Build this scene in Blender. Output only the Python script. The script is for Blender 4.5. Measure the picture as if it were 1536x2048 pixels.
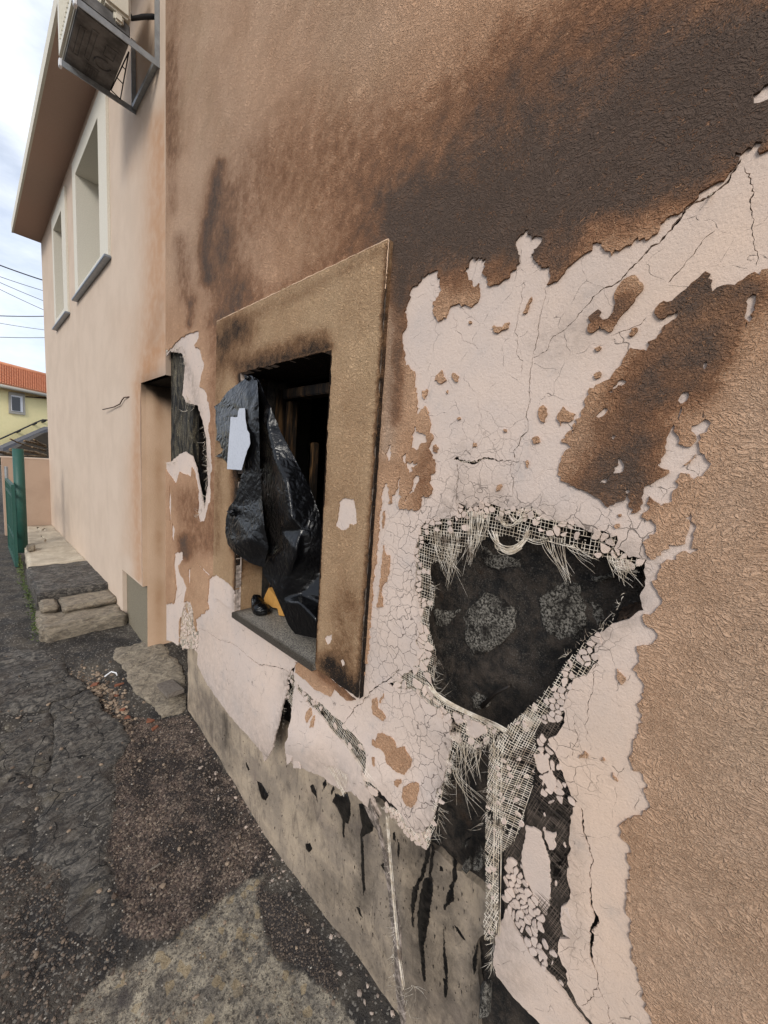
import bpy, bmesh, math, random
import numpy as np
from mathutils import Vector, Matrix
from mathutils.geometry import delaunay_2d_cdt
for o in list(bpy.data.objects): bpy.data.objects.remove(o)
random.seed(7); RNG = np.random.default_rng(7)
SC = bpy.context.scene; COL = SC.collection

# ------------------------------------------------------------------ camera
W0, H0, F0 = 1536., 2048., 730.326
RW = np.array([[0.66493387,-0.04101559,0.74577522],[-0.74365711,-0.12933167,0.65593248],[0.0695489,-0.99075276,-0.11649854]])
CAM = np.array([-.75, 0., 1.725])
cd = bpy.data.cameras.new('camera'); cam = bpy.data.objects.new('camera', cd); COL.objects.link(cam)
cd.sensor_fit = 'HORIZONTAL'; cd.sensor_width = 36; cd.lens = F0/W0*36; cd.clip_start = .02; cd.clip_end = 6000
r_, d_, f_ = RW[:,0], RW[:,1], RW[:,2]
cam.matrix_world = Matrix(((r_[0],-d_[0],-f_[0],CAM[0]),(r_[1],-d_[1],-f_[1],CAM[1]),(r_[2],-d_[2],-f_[2],CAM[2]),(0,0,0,1)))
SC.camera = cam

# ------------------------------------------------------------------ sky, sun, exposure
SUN = np.array([1.,.78,-.78]); SUN /= np.linalg.norm(SUN)
w = bpy.data.worlds.new('World'); SC.world = w; w.use_nodes = True
nt = w.node_tree; nt.nodes.clear()
out = nt.nodes.new('ShaderNodeOutputWorld'); bg = nt.nodes.new('ShaderNodeBackground')
sky = nt.nodes.new('ShaderNodeTexSky'); sky.sky_type = 'NISHITA'; sky.sun_disc = False
sky.sun_elevation = math.asin(-SUN[2]); sky.sun_rotation = math.atan2(-SUN[0], -SUN[1])
sky.air_density = 1.0; sky.dust_density = 1.5
tc = nt.nodes.new('ShaderNodeTexCoord'); mp = nt.nodes.new('ShaderNodeMapping'); mp.inputs['Scale'].default_value = (1,1,2.6)
ns = nt.nodes.new('ShaderNodeTexNoise'); ns.inputs['Scale'].default_value = 2.1; ns.inputs['Detail'].default_value = 7; ns.inputs['Roughness'].default_value = .58
ramp = nt.nodes.new('ShaderNodeValToRGB'); ramp.color_ramp.elements[0].position = .36; ramp.color_ramp.elements[1].position = .6
ramp.color_ramp.elements[0].color = (.30,.30,.30,1); ramp.color_ramp.elements[1].color = (1,1,1,1)
ns2 = nt.nodes.new('ShaderNodeTexNoise'); ns2.inputs['Scale'].default_value = 3.4; ns2.inputs['Detail'].default_value = 5
cl = nt.nodes.new('ShaderNodeMix'); cl.data_type = 'RGBA'; cl.inputs[6].default_value = (5.2,6.0,7.6,1); cl.inputs[7].default_value = (8.6,8.75,9.0,1)
mx = nt.nodes.new('ShaderNodeMix'); mx.data_type = 'RGBA'
L = nt.links.new
L(tc.outputs['Generated'], mp.inputs[0]); L(mp.outputs[0], ns.inputs['Vector']); L(mp.outputs[0], ns2.inputs['Vector'])
L(ns.outputs[0], ramp.inputs[0]); L(ramp.outputs[0], mx.inputs[0]); L(ns2.outputs[0], cl.inputs[0])
L(sky.outputs[0], mx.inputs[6]); L(cl.outputs[2], mx.inputs[7]); L(mx.outputs[2], bg.inputs[0]); L(bg.outputs[0], out.inputs[0])
bg.inputs[1].default_value = .115
sd = bpy.data.lights.new('sun', 'SUN'); sun = bpy.data.objects.new('sun', sd); COL.objects.link(sun)
sd.energy = 1.5; sd.angle = math.radians(20); sd.color = (1,.95,.87)
sun.rotation_euler = Vector(SUN).to_track_quat('-Z','Y').to_euler(); sun.location = (-20,-10,20)
SC.view_settings.view_transform = 'Standard'; SC.view_settings.look = 'None'; SC.view_settings.gamma = 1
SC.view_settings.exposure = 0.45; SC.view_settings.use_curve_mapping = False

# ------------------------------------------------------------------ geometry helpers
def rays(p):
    p = np.asarray(p, float).reshape(-1,2)
    c = np.stack([p[:,0]-W0/2, p[:,1]-H0/2, np.full(len(p), F0)], 1)
    return c @ RW.T
def onX(p, x=0.):
    r = rays(p); x = np.broadcast_to(np.asarray(x,float),(len(r),)); s = (x-CAM[0])/r[:,0]; return CAM + r*s[:,None]
def onY(p, y):
    r = rays(p); s = (y-CAM[1])/r[:,1]; return CAM + r*np.reshape(s,(-1,1))
def onZ(p, z):
    r = rays(p); s = (z-CAM[2])/r[:,2]; return CAM + r*np.reshape(s,(-1,1))
def proj(q):
    c = (np.asarray(q)-CAM) @ RW
    return np.stack([W0/2+F0*c[:,0]/c[:,2], H0/2+F0*c[:,1]/c[:,2]], 1)
ZM = dict(A=(760,420,3.84),B=(1136,240,3.84),C=(1136,620,3.84),D=(740,800,3.657),E=(320,640,2.925),F=(360,1180,3.657),
  G=(660,1340,3.657),H=(900,1420,3.262),I=(1060,1000,5.486),J=(420,720,5.908),K=(420,1000,5.12),L=(400,1450,2.56),
  M=(30,1030,4.151),N=(100,0,6.4),O=(0,700,8.904),P=(0,900,6.827),Q=(750,950,2.363),R=(0,1200,2.415),X=(0,0,1.))
def px(*segs):
    """('A',[pts],'B',[pts]...) traced on enlargements of the photograph -> pixels"""
    o = []
    for k, pts in zip(segs[::2], segs[1::2]):
        a,b,s = ZM[k]; o += [(a+x/s, b+y/s) for x,y in pts]
    return o
def uv(p, x=0.): return onX(p, x)[:,1:]
def rough(poly, seg=.006, amp=.002, closed=True, seed=None):
    rg = np.random.default_rng(seed if seed is not None else abs(hash(str(np.round(poly,4).tolist())))%2**31)
    poly = np.asarray(poly,float); n = len(poly); o = []
    for i in range(n if closed else n-1):
        a, b = poly[i], poly[(i+1)%n]; l = np.linalg.norm(b-a); k = max(1, int(l/seg))
        if k > 400: k = 1
        nr = np.array([-(b-a)[1], (b-a)[0]])/(l+1e-9)
        t = np.arange(k)/k
        d = rg.normal(0,amp*.55,k)
        lo = np.interp(np.arange(k), np.arange(0,k+4,4), rg.normal(0,amp,len(np.arange(0,k+4,4))))
        d = (d+lo)*np.clip(np.minimum(t*k,k-t*k),0,1)
        if k == 1: d[:] = 0
        o.append(a+(b-a)*t[:,None]+nr*d[:,None])
    if not closed: o.append(poly[-1:])
    return np.concatenate(o)
def inside(poly, P):
    poly = np.asarray(poly); P = np.asarray(P); r = np.zeros(len(P), bool)
    m = (P[:,0]>=poly[:,0].min())&(P[:,0]<=poly[:,0].max())&(P[:,1]>=poly[:,1].min())&(P[:,1]<=poly[:,1].max())
    if not m.any(): return r
    q = P[m]; x, y = q[:,0:1], q[:,1:2]
    a = poly; b = np.roll(poly,-1,0); s = np.zeros(len(q), int)
    for c in range(0, len(a), 400):
        x0,y0,x1,y1 = a[c:c+400,0],a[c:c+400,1],b[c:c+400,0],b[c:c+400,1]
        with np.errstate(divide='ignore', invalid='ignore'):
            s += (((y0>y)!=(y1>y)) & (x < (x1-x0)*(y-y0)/(y1-y0)+x0)).sum(1)
    r[m] = s%2 == 1; return r
def any_in(polys, P):
    r = np.zeros(len(P), bool)
    for q in polys: r |= inside(q, P)
    return r
def segdist(line, P):
    line = np.asarray(line,float); d = np.full(len(P), 1e9)
    if len(line) == 1: return np.linalg.norm(P-line[0],axis=1)
    for a,b in zip(line[:-1], line[1:]):
        ab = b-a; t = np.clip(((P-a)@ab)/(ab@ab+1e-12),0,1); d = np.minimum(d, np.linalg.norm(P-a-t[:,None]*ab,axis=1))
    return d
class Wob:
    def __init__(s, seed, freq, n=7):
        g = np.random.default_rng(seed); s.k = g.normal(0,freq,(n,2)); s.p = g.uniform(0,6.28,n); s.a = g.uniform(.5,1,n)/n**.5
    def __call__(s, P): return (np.sin(np.asarray(P)@s.k.T+s.p)*s.a).sum(1)
def setprops(o, label=None, cat=None, group=None, kind=None):
    for k,v in (('label',label),('category',cat),('group',group),('kind',kind)):
        if v: o[k] = v
    return o
def empty(name, loc, label=None, cat=None, group=None):
    o = bpy.data.objects.new(name, None); COL.objects.link(o); o.location = loc; o.empty_display_size = .1
    return setprops(o, label, cat, group)
def wloc(o):
    v = np.zeros(3)
    while o is not None: v += np.array(o.location); o = o.parent
    return v
def obj(name, V, Fc, mat, parent=None, smooth=False, attrs=None, **kw):
    V = np.asarray(V,float)
    me = bpy.data.meshes.new(name); off = wloc(parent) if parent else np.zeros(3)
    if parent is None and kw.get('base') is not None: off = np.array(kw['base'],float)
    me.from_pydata((V-off).tolist(), [], [list(map(int,f)) for f in Fc]); me.validate(); me.update()
    if attrs:
        for k,a in attrs.items():
            at = me.attributes.new(k,'FLOAT','POINT')
            if len(a)==len(me.vertices): at.data.foreach_set('value', np.asarray(a,np.float32))
    if smooth: me.polygons.foreach_set('use_smooth',[True]*len(me.polygons))
    me.materials.append(mat)
    o = bpy.data.objects.new(name, me); COL.objects.link(o)
    if parent: o.parent = parent
    elif kw.get('base') is not None: o.location = kw['base']
    return setprops(o, kw.get('label'), kw.get('cat'), kw.get('group'), kw.get('kind'))
def wallmap(x0, warp=None):
    def f(q, d): 
        wv = warp(q) if warp is not None else 0
        return np.stack([np.full(len(q),x0)-wv+d, q[:,0], q[:,1]],1)
    return f
def sheet(name, loops, keep, mapf, thick, mat, parent=None, grids=(), attrs=None, smooth=True, flip=False, **kw):
    vs=[]; es=[]
    for l in loops:
        b=len(vs); vs += [tuple(p) for p in l]; es += [(b+i, b+(i+1)%len(l)) for i in range(len(l))]
    ip=[]
    for (s,a0,a1,b0,b1) in grids:
        aa,bb = np.meshgrid(np.arange(a0,a1,s), np.arange(b0,b1,s*.87)); aa = aa + (np.arange(aa.shape[0])%2)[:,None]*s*.5
        q = np.stack([aa.ravel(),bb.ravel()],1)+RNG.normal(0,s*.12,(aa.size,2)); ip.append(q)
    if ip:
        ip=np.concatenate(ip); ip=ip[keep(ip)]; vs += [tuple(p) for p in ip]
    r = delaunay_2d_cdt([Vector(p) for p in vs], es, [], 0, 1e-6, False)
    V = np.array([tuple(v) for v in r[0]]); T = np.array(r[2])
    T = T[keep(V[T].mean(1))]
    a = V[T]; ar = (a[:,1,0]-a[:,0,0])*(a[:,2,1]-a[:,0,1])-(a[:,1,1]-a[:,0,1])*(a[:,2,0]-a[:,0,0])
    T[ar<0] = T[ar<0][:,::-1]
    if flip: T = T[:,::-1]
    used = np.unique(T); re = np.full(len(V),-1); re[used]=np.arange(len(used)); V=V[used]; T=re[T]
    E = {}
    for t in T:
        for i in range(3):
            e=(t[i],t[(i+1)%3]); k=(min(e),max(e)); E[k]= None if k in E else e
    bd=[e for e in E.values() if e is not None]
    P3 = mapf(V,0.)
    faces=[tuple(t) for t in T]; n=len(V); av = {k: np.asarray(f(V))*np.ones(n) for k,f in (attrs or {}).items()}
    if thick:
        bi=sorted({i for e in bd for i in e}); m0={v:n+i for i,v in enumerate(bi)}; m1={v:n+len(bi)+i for i,v in enumerate(bi)}
        PB=mapf(V[bi],thick); P3=np.concatenate([P3,P3[bi],PB])
        faces += [(m0[b],m0[a],m1[a],m1[b]) for a,b in bd]
        av={k:np.concatenate([x,x[bi],x[bi]]) for k,x in av.items()}
    o=obj(name,P3,faces,mat,parent,attrs=av,**kw)
    if smooth: o.data.polygons.foreach_set('use_smooth',[i<len(T) for i in range(len(o.data.polygons))])
    return o
def tubes(lines, rad, sides=4):
    Vs=[];Fs=[];b=0
    for i,l in enumerate(lines):
        l=np.asarray(l,float); n=len(l)
        if n<2: continue
        r=rad[i] if hasattr(rad,'__len__') else rad
        r=np.broadcast_to(r,(n,))
        t=np.gradient(l,axis=0); t/=np.linalg.norm(t,axis=1)[:,None]+1e-12
        up=np.where(np.abs(t[:,2:3])>.9,np.array([[1.,0,0]]),np.array([[0,0,1.]]))
        a=np.cross(t,up); a/=np.linalg.norm(a,axis=1)[:,None]+1e-12; c=np.cross(t,a)
        for k in range(sides):
            th=2*math.pi*k/sides; Vs.append(l+r[:,None]*(a*math.cos(th)+c*math.sin(th)))
        for k in range(sides):
            k2=(k+1)%sides; j=np.arange(n-1)
            Fs.append(np.stack([b+k*n+j,b+k2*n+j,b+k2*n+j+1,b+k*n+j+1],1))
        if sides>5: # caps
            pass
        b+=n*sides
    if not Vs: return np.zeros((0,3)),[]
    return np.concatenate(Vs), np.concatenate(Fs)
class MB:
    def __init__(s): s.v=[]; s.f=[]
    def add(s,V,Fc):
        b=len(s.v); s.v+= [tuple(p) for p in V]; s.f+=[tuple(int(i)+b for i in f) for f in Fc]; return s
    def box(s,lo,hi,bev=0.,rot=None,ctr=None):
        bm=bmesh.new(); bmesh.ops.create_cube(bm,size=1)
        lo=np.array(lo,float);hi=np.array(hi,float)
        for v in bm.verts: v.co=Vector(((lo+hi)/2+np.array(v.co)*(hi-lo)).tolist())
        if bev: bmesh.ops.bevel(bm,geom=bm.edges[:],offset=bev,segments=2,affect='EDGES')
        V=np.array([tuple(v.co) for v in bm.verts]); Fc=[[v.index for v in f.verts] for f in bm.faces]
        if rot is not None:
            c=(lo+hi)/2 if ctr is None else np.array(ctr); V=(V-c)@np.array(rot.to_3x3()).T+c
        bm.free(); return s.add(V,Fc)
    def prism(s,poly,vec):
        poly=np.asarray(poly,float); n=len(poly); V=np.concatenate([poly,poly+np.asarray(vec,float)])
        Fc=[list(range(n))[::-1],list(range(n,2*n))]+[[i,(i+1)%n,n+(i+1)%n,n+i] for i in range(n)]
        return s.add(V,Fc)
    def tube(s,pts,r,sides=8,cap=True):
        V,Fc=tubes([pts],[r],sides); n=len(pts); Fc=[list(f) for f in Fc]
        if cap: Fc+= [[k*n for k in range(sides)][::-1],[k*n+n-1 for k in range(sides)]]
        return s.add(V,Fc)
    def build(s,name,mat,parent=None,smooth=False,**kw):
        o=obj(name,s.v,s.f,mat,parent,**kw)
        bm=bmesh.new(); bm.from_mesh(o.data); bmesh.ops.recalc_face_normals(bm,faces=bm.faces); bm.to_mesh(o.data); bm.free()
        if smooth: o.data.shade_smooth(); 
        return o
def gridquad(c00,c10,c11,c01,nu,nv,fn=None):
    s,t=np.meshgrid(np.linspace(0,1,nu+1),np.linspace(0,1,nv+1)); s=s.ravel();t=t.ravel()
    c=[np.array(x,float) for x in (c00,c10,c11,c01)]
    V=np.outer((1-s)*(1-t),c[0])+np.outer(s*(1-t),c[1])+np.outer(s*t,c[2])+np.outer((1-s)*t,c[3])
    Fc=[(j*(nu+1)+i,j*(nu+1)+i+1,(j+1)*(nu+1)+i+1,(j+1)*(nu+1)+i) for j in range(nv) for i in range(nu)]
    return V,Fc,s,t

# ------------------------------------------------------------------ material helpers
class M_:
    def __init__(s,name,rough=.85,spec=.3):
        s.m=bpy.data.materials.new(name); s.m.use_nodes=True; s.t=s.m.node_tree; s.n=s.t.nodes
        s.b=s.n['Principled BSDF']; s.b.inputs['Roughness'].default_value=rough; s.b.inputs['Specular IOR Level'].default_value=spec
        g=s.n.new('ShaderNodeNewGeometry'); s.pos=g.outputs['Position']
    def set(s,inp,v):
        if hasattr(v,'is_linked'): s.t.links.new(v,inp)
        elif isinstance(v,(tuple,list)): inp.default_value=tuple(v)+((1,) if len(v)==3 and inp.type=='RGBA' else ())
        else: inp.default_value=v
    def noise(s,scale,detail=3,rough=.5,dist=0.,vec=None,typ=None):
        n=s.n.new('ShaderNodeTexNoise')
        if typ: n.noise_type=typ
        s.set(n.inputs['Vector'],vec or s.pos); n.inputs['Scale'].default_value=scale; n.inputs['Detail'].default_value=detail
        n.inputs['Roughness'].default_value=rough; n.inputs['Distortion'].default_value=dist; return n.outputs[0]
    def vor(s,scale,feat='F1',vec=None,out=0,rand=1.):
        n=s.n.new('ShaderNodeTexVoronoi'); n.feature=feat; s.set(n.inputs['Vector'],vec or s.pos); n.inputs['Scale'].default_value=scale
        n.inputs['Randomness'].default_value=rand; return n.outputs[out]
    def map(s,sc=(1,1,1),rot=(0,0,0),vec=None):
        n=s.n.new('ShaderNodeMapping'); s.set(n.inputs[0],vec or s.pos); n.inputs['Scale'].default_value=sc; n.inputs['Rotation'].default_value=rot; return n.outputs[0]
    def math(s,op,a,b=0.,c=None,clamp=False):
        n=s.n.new('ShaderNodeMath'); n.operation=op; n.use_clamp=clamp; s.set(n.inputs[0],a); s.set(n.inputs[1],b)
        if c is not None: s.set(n.inputs[2],c)
        return n.outputs[0]
    def warp(s,scale,amt,vec=None):
        n=s.n.new('ShaderNodeTexNoise'); s.set(n.inputs['Vector'],vec or s.pos); n.inputs['Scale'].default_value=scale; n.inputs['Detail'].default_value=2
        v=s.n.new('ShaderNodeVectorMath'); v.operation='MULTIPLY_ADD'; s.t.links.new(n.outputs['Color'],v.inputs[0]); v.inputs[1].default_value=(amt,)*3; s.set(v.inputs[2],vec or s.pos); return v.outputs[0]
    def step(s,x,a,b,lo=0.,hi=1.):
        n=s.n.new('ShaderNodeMapRange'); n.interpolation_type='SMOOTHSTEP'; s.set(n.inputs[0],x)
        for i,v in enumerate((a,b,lo,hi)): n.inputs[1+i].default_value=v
        return n.outputs[0]
    def mix(s,f,a,b,mode='MIX'):
        n=s.n.new('ShaderNodeMix'); n.data_type='RGBA'; n.blend_type=mode; s.set(n.inputs[0],f)
        s.set(n.inputs[6],a); s.set(n.inputs[7],b); return n.outputs[2]
    def attr(s,name):
        n=s.n.new('ShaderNodeAttribute'); n.attribute_name=name; return n.outputs['Fac']
    def col(s,c): s.set(s.b.inputs['Base Color'],c); return s
    def rgh(s,c): s.set(s.b.inputs['Roughness'],c); return s
    def bump(s,*hs):
        prev=None
        for h,st,d in hs:
            n=s.n.new('ShaderNodeBump'); n.inputs['Strength'].default_value=st; n.inputs['Distance'].default_value=d; s.set(n.inputs['Height'],h)
            if prev is not None: s.t.links.new(prev,n.inputs['Normal'])
            prev=n.outputs[0]
        s.t.links.new(prev,s.b.inputs['Normal']); return s

def stucco(name, base, base2, sootc, worm=85., wb=.9, dirt=.55):
    m=M_(name,.9,.2)
    v=m.warp(6.,.09)                                   # wandering trowel direction
    v=m.map((1,.72,1.08),(math.radians(40),0,0),v)
    n1=m.noise(worm*.8,3.,.55,1.1,v); n3=m.noise(worm*1.5,3,.65,.9,v)
    n2=m.noise(worm*.42,2.,.5,1.6,v); brk=m.step(m.noise(worm*.6,2),.46,.60)
    g2=m.math('MULTIPLY',m.step(m.math('ABSOLUTE',m.math('SUBTRACT',n2,.5)),0.,.022,1,0),brk)   # short torn grooves
    gr=m.noise(430,3,.7); md=m.noise(worm*.75,4,.6)
    rid=m.math('ABSOLUTE',m.math('SUBTRACT',n1,.5))
    h=m.math('ADD',m.math('MULTIPLY',m.step(rid,0,.16),.9),m.math('MULTIPLY',n3,1.0)); h=m.math('SUBTRACT',h,m.math('MULTIPLY',g2,.8))
    soot=m.attr('soot'); tint=m.attr('tint')
    c=m.mix(tint,base,base2)
    c=m.mix(m.step(m.noise(3.1,5,.65),.35,.7),c,m.mix(1.,c,(.80,.74,.68),'MULTIPLY')); c=m.mix(m.step(m.noise(1.7,3,.6),.5,.75,0,.5),c,m.mix(1.,c,(.93,1.0,.98),'MULTIPLY'))
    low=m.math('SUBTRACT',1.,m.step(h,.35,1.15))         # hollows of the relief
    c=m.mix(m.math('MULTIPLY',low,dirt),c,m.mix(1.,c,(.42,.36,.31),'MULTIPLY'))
    c=m.mix(m.math('MULTIPLY',m.step(gr,.40,.64),.26),c,(.64,.50,.36)); c=m.mix(m.step(gr,.36,.46,.30,0),c,(.10,.065,.04))
    s=m.math('ADD',soot,m.math('MULTIPLY',m.math('SUBTRACT',m.noise(22,6,.72),.5),m.math('MULTIPLY',m.step(soot,.02,.4),1.0)),clamp=True)
    sg=m.math('MULTIPLY',s,m.math('SUBTRACT',1.06,m.math('MULTIPLY',g2,.75)),clamp=True)
    sg=m.math('MULTIPLY',sg,m.step(gr,.44,.68,1.,.72))
    c=m.mix(m.step(sg,0.,.45),c,m.mix(m.step(sg,.3,.8),m.mix(1.,c,(.50,.41,.35),'MULTIPLY'),sootc))
    m.col(c); m.bump((h,wb,.0042),(gr,.55,.0013)); return m.m
MAT={}
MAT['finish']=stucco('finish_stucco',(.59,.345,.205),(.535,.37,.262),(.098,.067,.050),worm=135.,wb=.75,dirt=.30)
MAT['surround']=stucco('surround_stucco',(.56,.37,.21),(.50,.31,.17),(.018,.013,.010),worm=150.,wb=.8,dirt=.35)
def base_coat(name,c0,grime=.0,lines=1.):
    m=M_(name,.92,.15)
    big=m.noise(4.5,5,.62); fine=m.noise(520,2,.6); mid=m.noise(70,5,.7)
    c=m.mix(m.step(big,.35,.68),c0,tuple(x*y for x,y in zip(c0,(.90,.93,.97))))
    c=m.mix(m.step(m.noise(9,6,.7),.58,.74,0,.45),c,(.36,.33,.31))
    c=m.mix(m.step(mid,.50,.78,0,.30),c,(.40,.31,.25))
    c=m.mix(m.step(fine,.60,.72,0,.42),c,(.17,.13,.11))
    # hairline craquelure
    v=m.warp(14,.07); k1=m.vor(11,'DISTANCE_TO_EDGE',v); k2=m.vor(30,'DISTANCE_TO_EDGE',m.warp(30,.04))
    br=m.step(m.noise(38,4,.7),.44,.60)
    l1=m.math('MULTIPLY',m.step(k1,.0015,.0065,1,0),m.math('MULTIPLY',br,.55*lines))
    ck=m.attr('crk'); l2=m.math('MULTIPLY',m.step(k2,.006,.026,1,0),m.math('MULTIPLY',ck,.8*lines))
    ln=m.math('MAXIMUM',l1,l2)
    c=m.mix(m.attr('warm'),c,m.mix(1.,c,(1.02,.955,.875),'MULTIPLY'))
    gm=m.attr('grime'); c=m.mix(m.math('MULTIPLY',gm,m.step(m.noise(40,5,.7),.25,.7)),c,(.13,.105,.085))
    c=m.mix(ln,c,(.035,.025,.02))
    m.col(c); m.bump((m.noise(200,3,.65),.6,.0022),(mid,.4,.003),(m.math('SUBTRACT',1.,ln),.7,.003)); return m.m
MAT['base']=base_coat('base_coat_mortar',(.63,.505,.425))
MAT['flake']=base_coat('flake_mortar',(.60,.475,.395),lines=0.)
def simple(name,c,rough=.8,ns=None,nb=.3,ncol=None,spec=.3,metal=0.,dist=.003,nf=.6):
    m=M_(name,rough,spec); m.b.inputs['Metallic'].default_value=metal
    if ns:
        n=m.noise(ns,5,.62); m.col(m.mix(m.step(n,.35,.68,0,nf),c,ncol or tuple(x*.6 for x in c))); m.bump((n,nb,dist))
    else: m.col(c)
    return m.m
# burnt wall behind the insulation
m=M_('charred_masonry',.62,.45); n=m.noise(24,7,.75); f=m.noise(260,3,.7); v=m.vor(9,'F1')
c=m.mix(m.step(n,.38,.64),(.006,.005,.0045),(.062,.046,.034)); c=m.mix(m.math('MULTIPLY',m.step(f,.54,.66,0,.85),m.step(m.noise(6,4),.4,.62,.1,.8)),c,(.14,.125,.105)); c=m.mix(m.step(m.noise(13,4),.62,.72,0,.5),c,(.07,.04,.022))
m.col(c); m.bump((n,.9,.02),(f,.9,.005)); MAT['char']=m.m
m=M_('rough_mortar',.9,.2); f=m.noise(190,4,.75); n=m.noise(22,5,.7)
c=m.mix(m.step(f,.42,.6),(.022,.019,.016),(.30,.275,.235)); c=m.mix(m.step(n,.44,.66),c,(.018,.015,.013)); m.col(c); m.bump((f,1.,.008),(n,.6,.012)); MAT['mortar']=m.m
m=M_('plinth_plaster',.8,.3); n=m.noise(7,6,.68); st=m.noise(20,7,.75,.9,m.map((1,1.2,.38))); f=m.noise(150,4,.7)
c=m.mix(m.step(n,.36,.62),(.44,.35,.255),(.29,.235,.18)); c=m.mix(m.step(st,.48,.70,0,.7),c,(.10,.08,.065))
c=m.mix(m.step(f,.62,.75,0,.6),c,(.04,.032,.027)); c=m.mix(m.step(m.noise(3.3,4,.6),.55,.75,0,.6),c,(.16,.12,.105)); po=m.vor(55,'F1'); c=m.mix(m.step(po,.06,.16,.85,0),c,(.05,.04,.033)); so=m.attr('soot'); so=m.math('ADD',so,m.math('MULTIPLY',m.math('SUBTRACT',m.noise(17,7,.78),.5),m.math('MULTIPLY',m.step(so,.02,.3),1.3)),clamp=True); c=m.mix(so,c,(.035,.028,.023)); m.col(c); m.bump((f,.6,.003),(n,.5,.012),(m.step(po,.0,.2),.5,.003)); MAT['plinth']=m.m
m=M_('tar',.28,.5); n=m.noise(60,4,.6); m.col(m.mix(m.step(n,.4,.7),(.004,.004,.004),(.018,.015,.013))); m.bump((n,.6,.004)); MAT['tar']=m.m
m=M_('glass_fibre',.55,.4); n=m.noise(60,3,.6); m.col(m.mix(m.step(m.noise(17,5,.7),.52,.66),m.mix(m.step(n,.35,.65),(.80,.72,.61),(.52,.43,.32)),(.22,.165,.12))); MAT['fibre']=m.m
m=M_('sooty_fibre',.6,.3); n=m.noise(40,3,.6); m.col(m.mix(m.step(n,.35,.65),(.17,.13,.10),(.06,.045,.035))); MAT['fibre_dark']=m.m
MAT['wool']=simple('scorched_wool',(.075,.045,.028),.95,240,1.,(.02,.013,.009))
m=M_('granite',.5,.4); f=m.noise(330,3,.7); g=m.vor(220,'F1',None,1)
c=m.mix(m.step(f,.44,.58),(.06,.055,.05),(.40,.36,.30)); sm=m.attr('soot'); c=m.mix(sm,c,(.03,.022,.015)); m.col(c); m.bump((f,.25,.001)); MAT['granite']=m.m
def plaster(name,c0,c1,bs=.45):
    m=M_(name,.92,.15); n=m.noise(3.2,5,.6); f=m.noise(300,3,.65); g=m.noise(110,4,.6)
    s=m.noise(7,4,.6,.4,m.map((1,1,.18)))
    c=m.mix(m.step(n,.35,.68),c0,c1); c=m.mix(m.step(s,.5,.75,0,.14),c,tuple(x*.72 for x in c1)); c=m.mix(m.step(f,.58,.7,0,.22),c,(.25,.17,.12))
    st=m.attr('stain'); c=m.mix(m.math('MULTIPLY',st,m.step(m.noise(14,4,.6),.2,.7,.6,1.)),c,(.42,.22,.11)); so=m.attr('soot'); c=m.mix(so,c,(.022,.017,.013))
    m.col(c); m.bump((g,bs,.003),(f,bs,.0012)); return m.m
MAT['peach']=plaster('peach_plaster',(.60,.48,.38),(.55,.435,.34))
MAT['jamb']=plaster('jamb_plaster',(.74,.52,.36),(.66,.45,.30)); MAT['garden']=plaster('garden_wall_plaster',(.46,.335,.25),(.41,.295,.22))
MAT['render_grey']=simple('grey_render',(.23,.20,.145),.9,160,.6,(.12,.10,.07))
MAT['pale']=simple('pale_surround',(.66,.62,.53),.9,120,.35,(.56,.52,.44),dist=.002)
MAT['metal_sill']=simple('sill_sheet_metal',(.30,.33,.37),.4,30,.1,(.2,.22,.25),metal=.7)
MAT['soffit']=simple('soffit_paint',(.44,.30,.235),.9,140,.3,(.38,.26,.2),dist=.002)
MAT['glass']=simple('window_glass',(.02,.025,.03),.06,spec=.6)
m=M_('burnt_wood',.6,.35); n=m.noise(30,5,.7,.5,m.map((1,1,.12))); m.col(m.mix(m.step(n,.46,.72),(.010,.007,.005),(.16,.085,.035))); m.bump((n,.8,.004)); MAT['burnt_wood']=m.m
m=M_('black_polythene',.27,.36); n=m.noise(26,5,.6,.8); v=m.vor(24,'F1',m.warp(12,.06)); m.col((.0035,.0035,.004)); m.rgh(m.step(n,.3,.7,.10,.17)); m.bump((m.vor(30,'DISTANCE_TO_EDGE',m.warp(10,.12)),.30,.010),(n,.35,.008),(m.noise(110,3,.6,1.8),.14,.003)); MAT['bag']=m.m
m=M_('paper',.9,.1); m.col(m.mix(m.step(m.noise(160,3,.7),.5,.7,0,.3),(.72,.74,.80),(.55,.58,.66))); m.bump((m.noise(25,3),.3,.004)); m.col(m.mix(m.step(m.noise(130,4,.75),.46,.66,0,.5),(.50,.52,.57),(.36,.38,.43))); MAT['paper']=m.m
MAT['foam']=simple('orange_board',(.52,.27,.07),.8,90,.4,(.40,.2,.05))
m=M_('step_stone',.85,.25); n=m.noise(9,7,.72); ly=m.noise(22,7,.75,1.2,m.map((.85,1.15,1.9),(.2,.3,.45))); f=m.noise(130,4,.7)
c=m.mix(m.step(ly,.36,.66),(.42,.35,.26),(.19,.16,.125)); c=m.mix(m.step(n,.55,.72,0,.75),c,(.085,.07,.06)); c=m.mix(m.step(f,.6,.72,0,.5),c,(.06,.05,.04)); m.col(c); m.bump((ly,.9,.03),(f,.8,.006)); MAT['stone']=m.m
m=M_('landing_concrete',.9,.2); n=m.noise(7,7,.75); f=m.noise(70,6,.75); c=m.mix(m.step(n,.36,.62),(.56,.49,.38),(.40,.34,.26)); c=m.mix(m.step(f,.56,.68,0,.6),c,(.16,.13,.10)); m.col(c); m.bump((f,.7,.006),(n,.5,.015)); MAT['landing']=m.m
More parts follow.
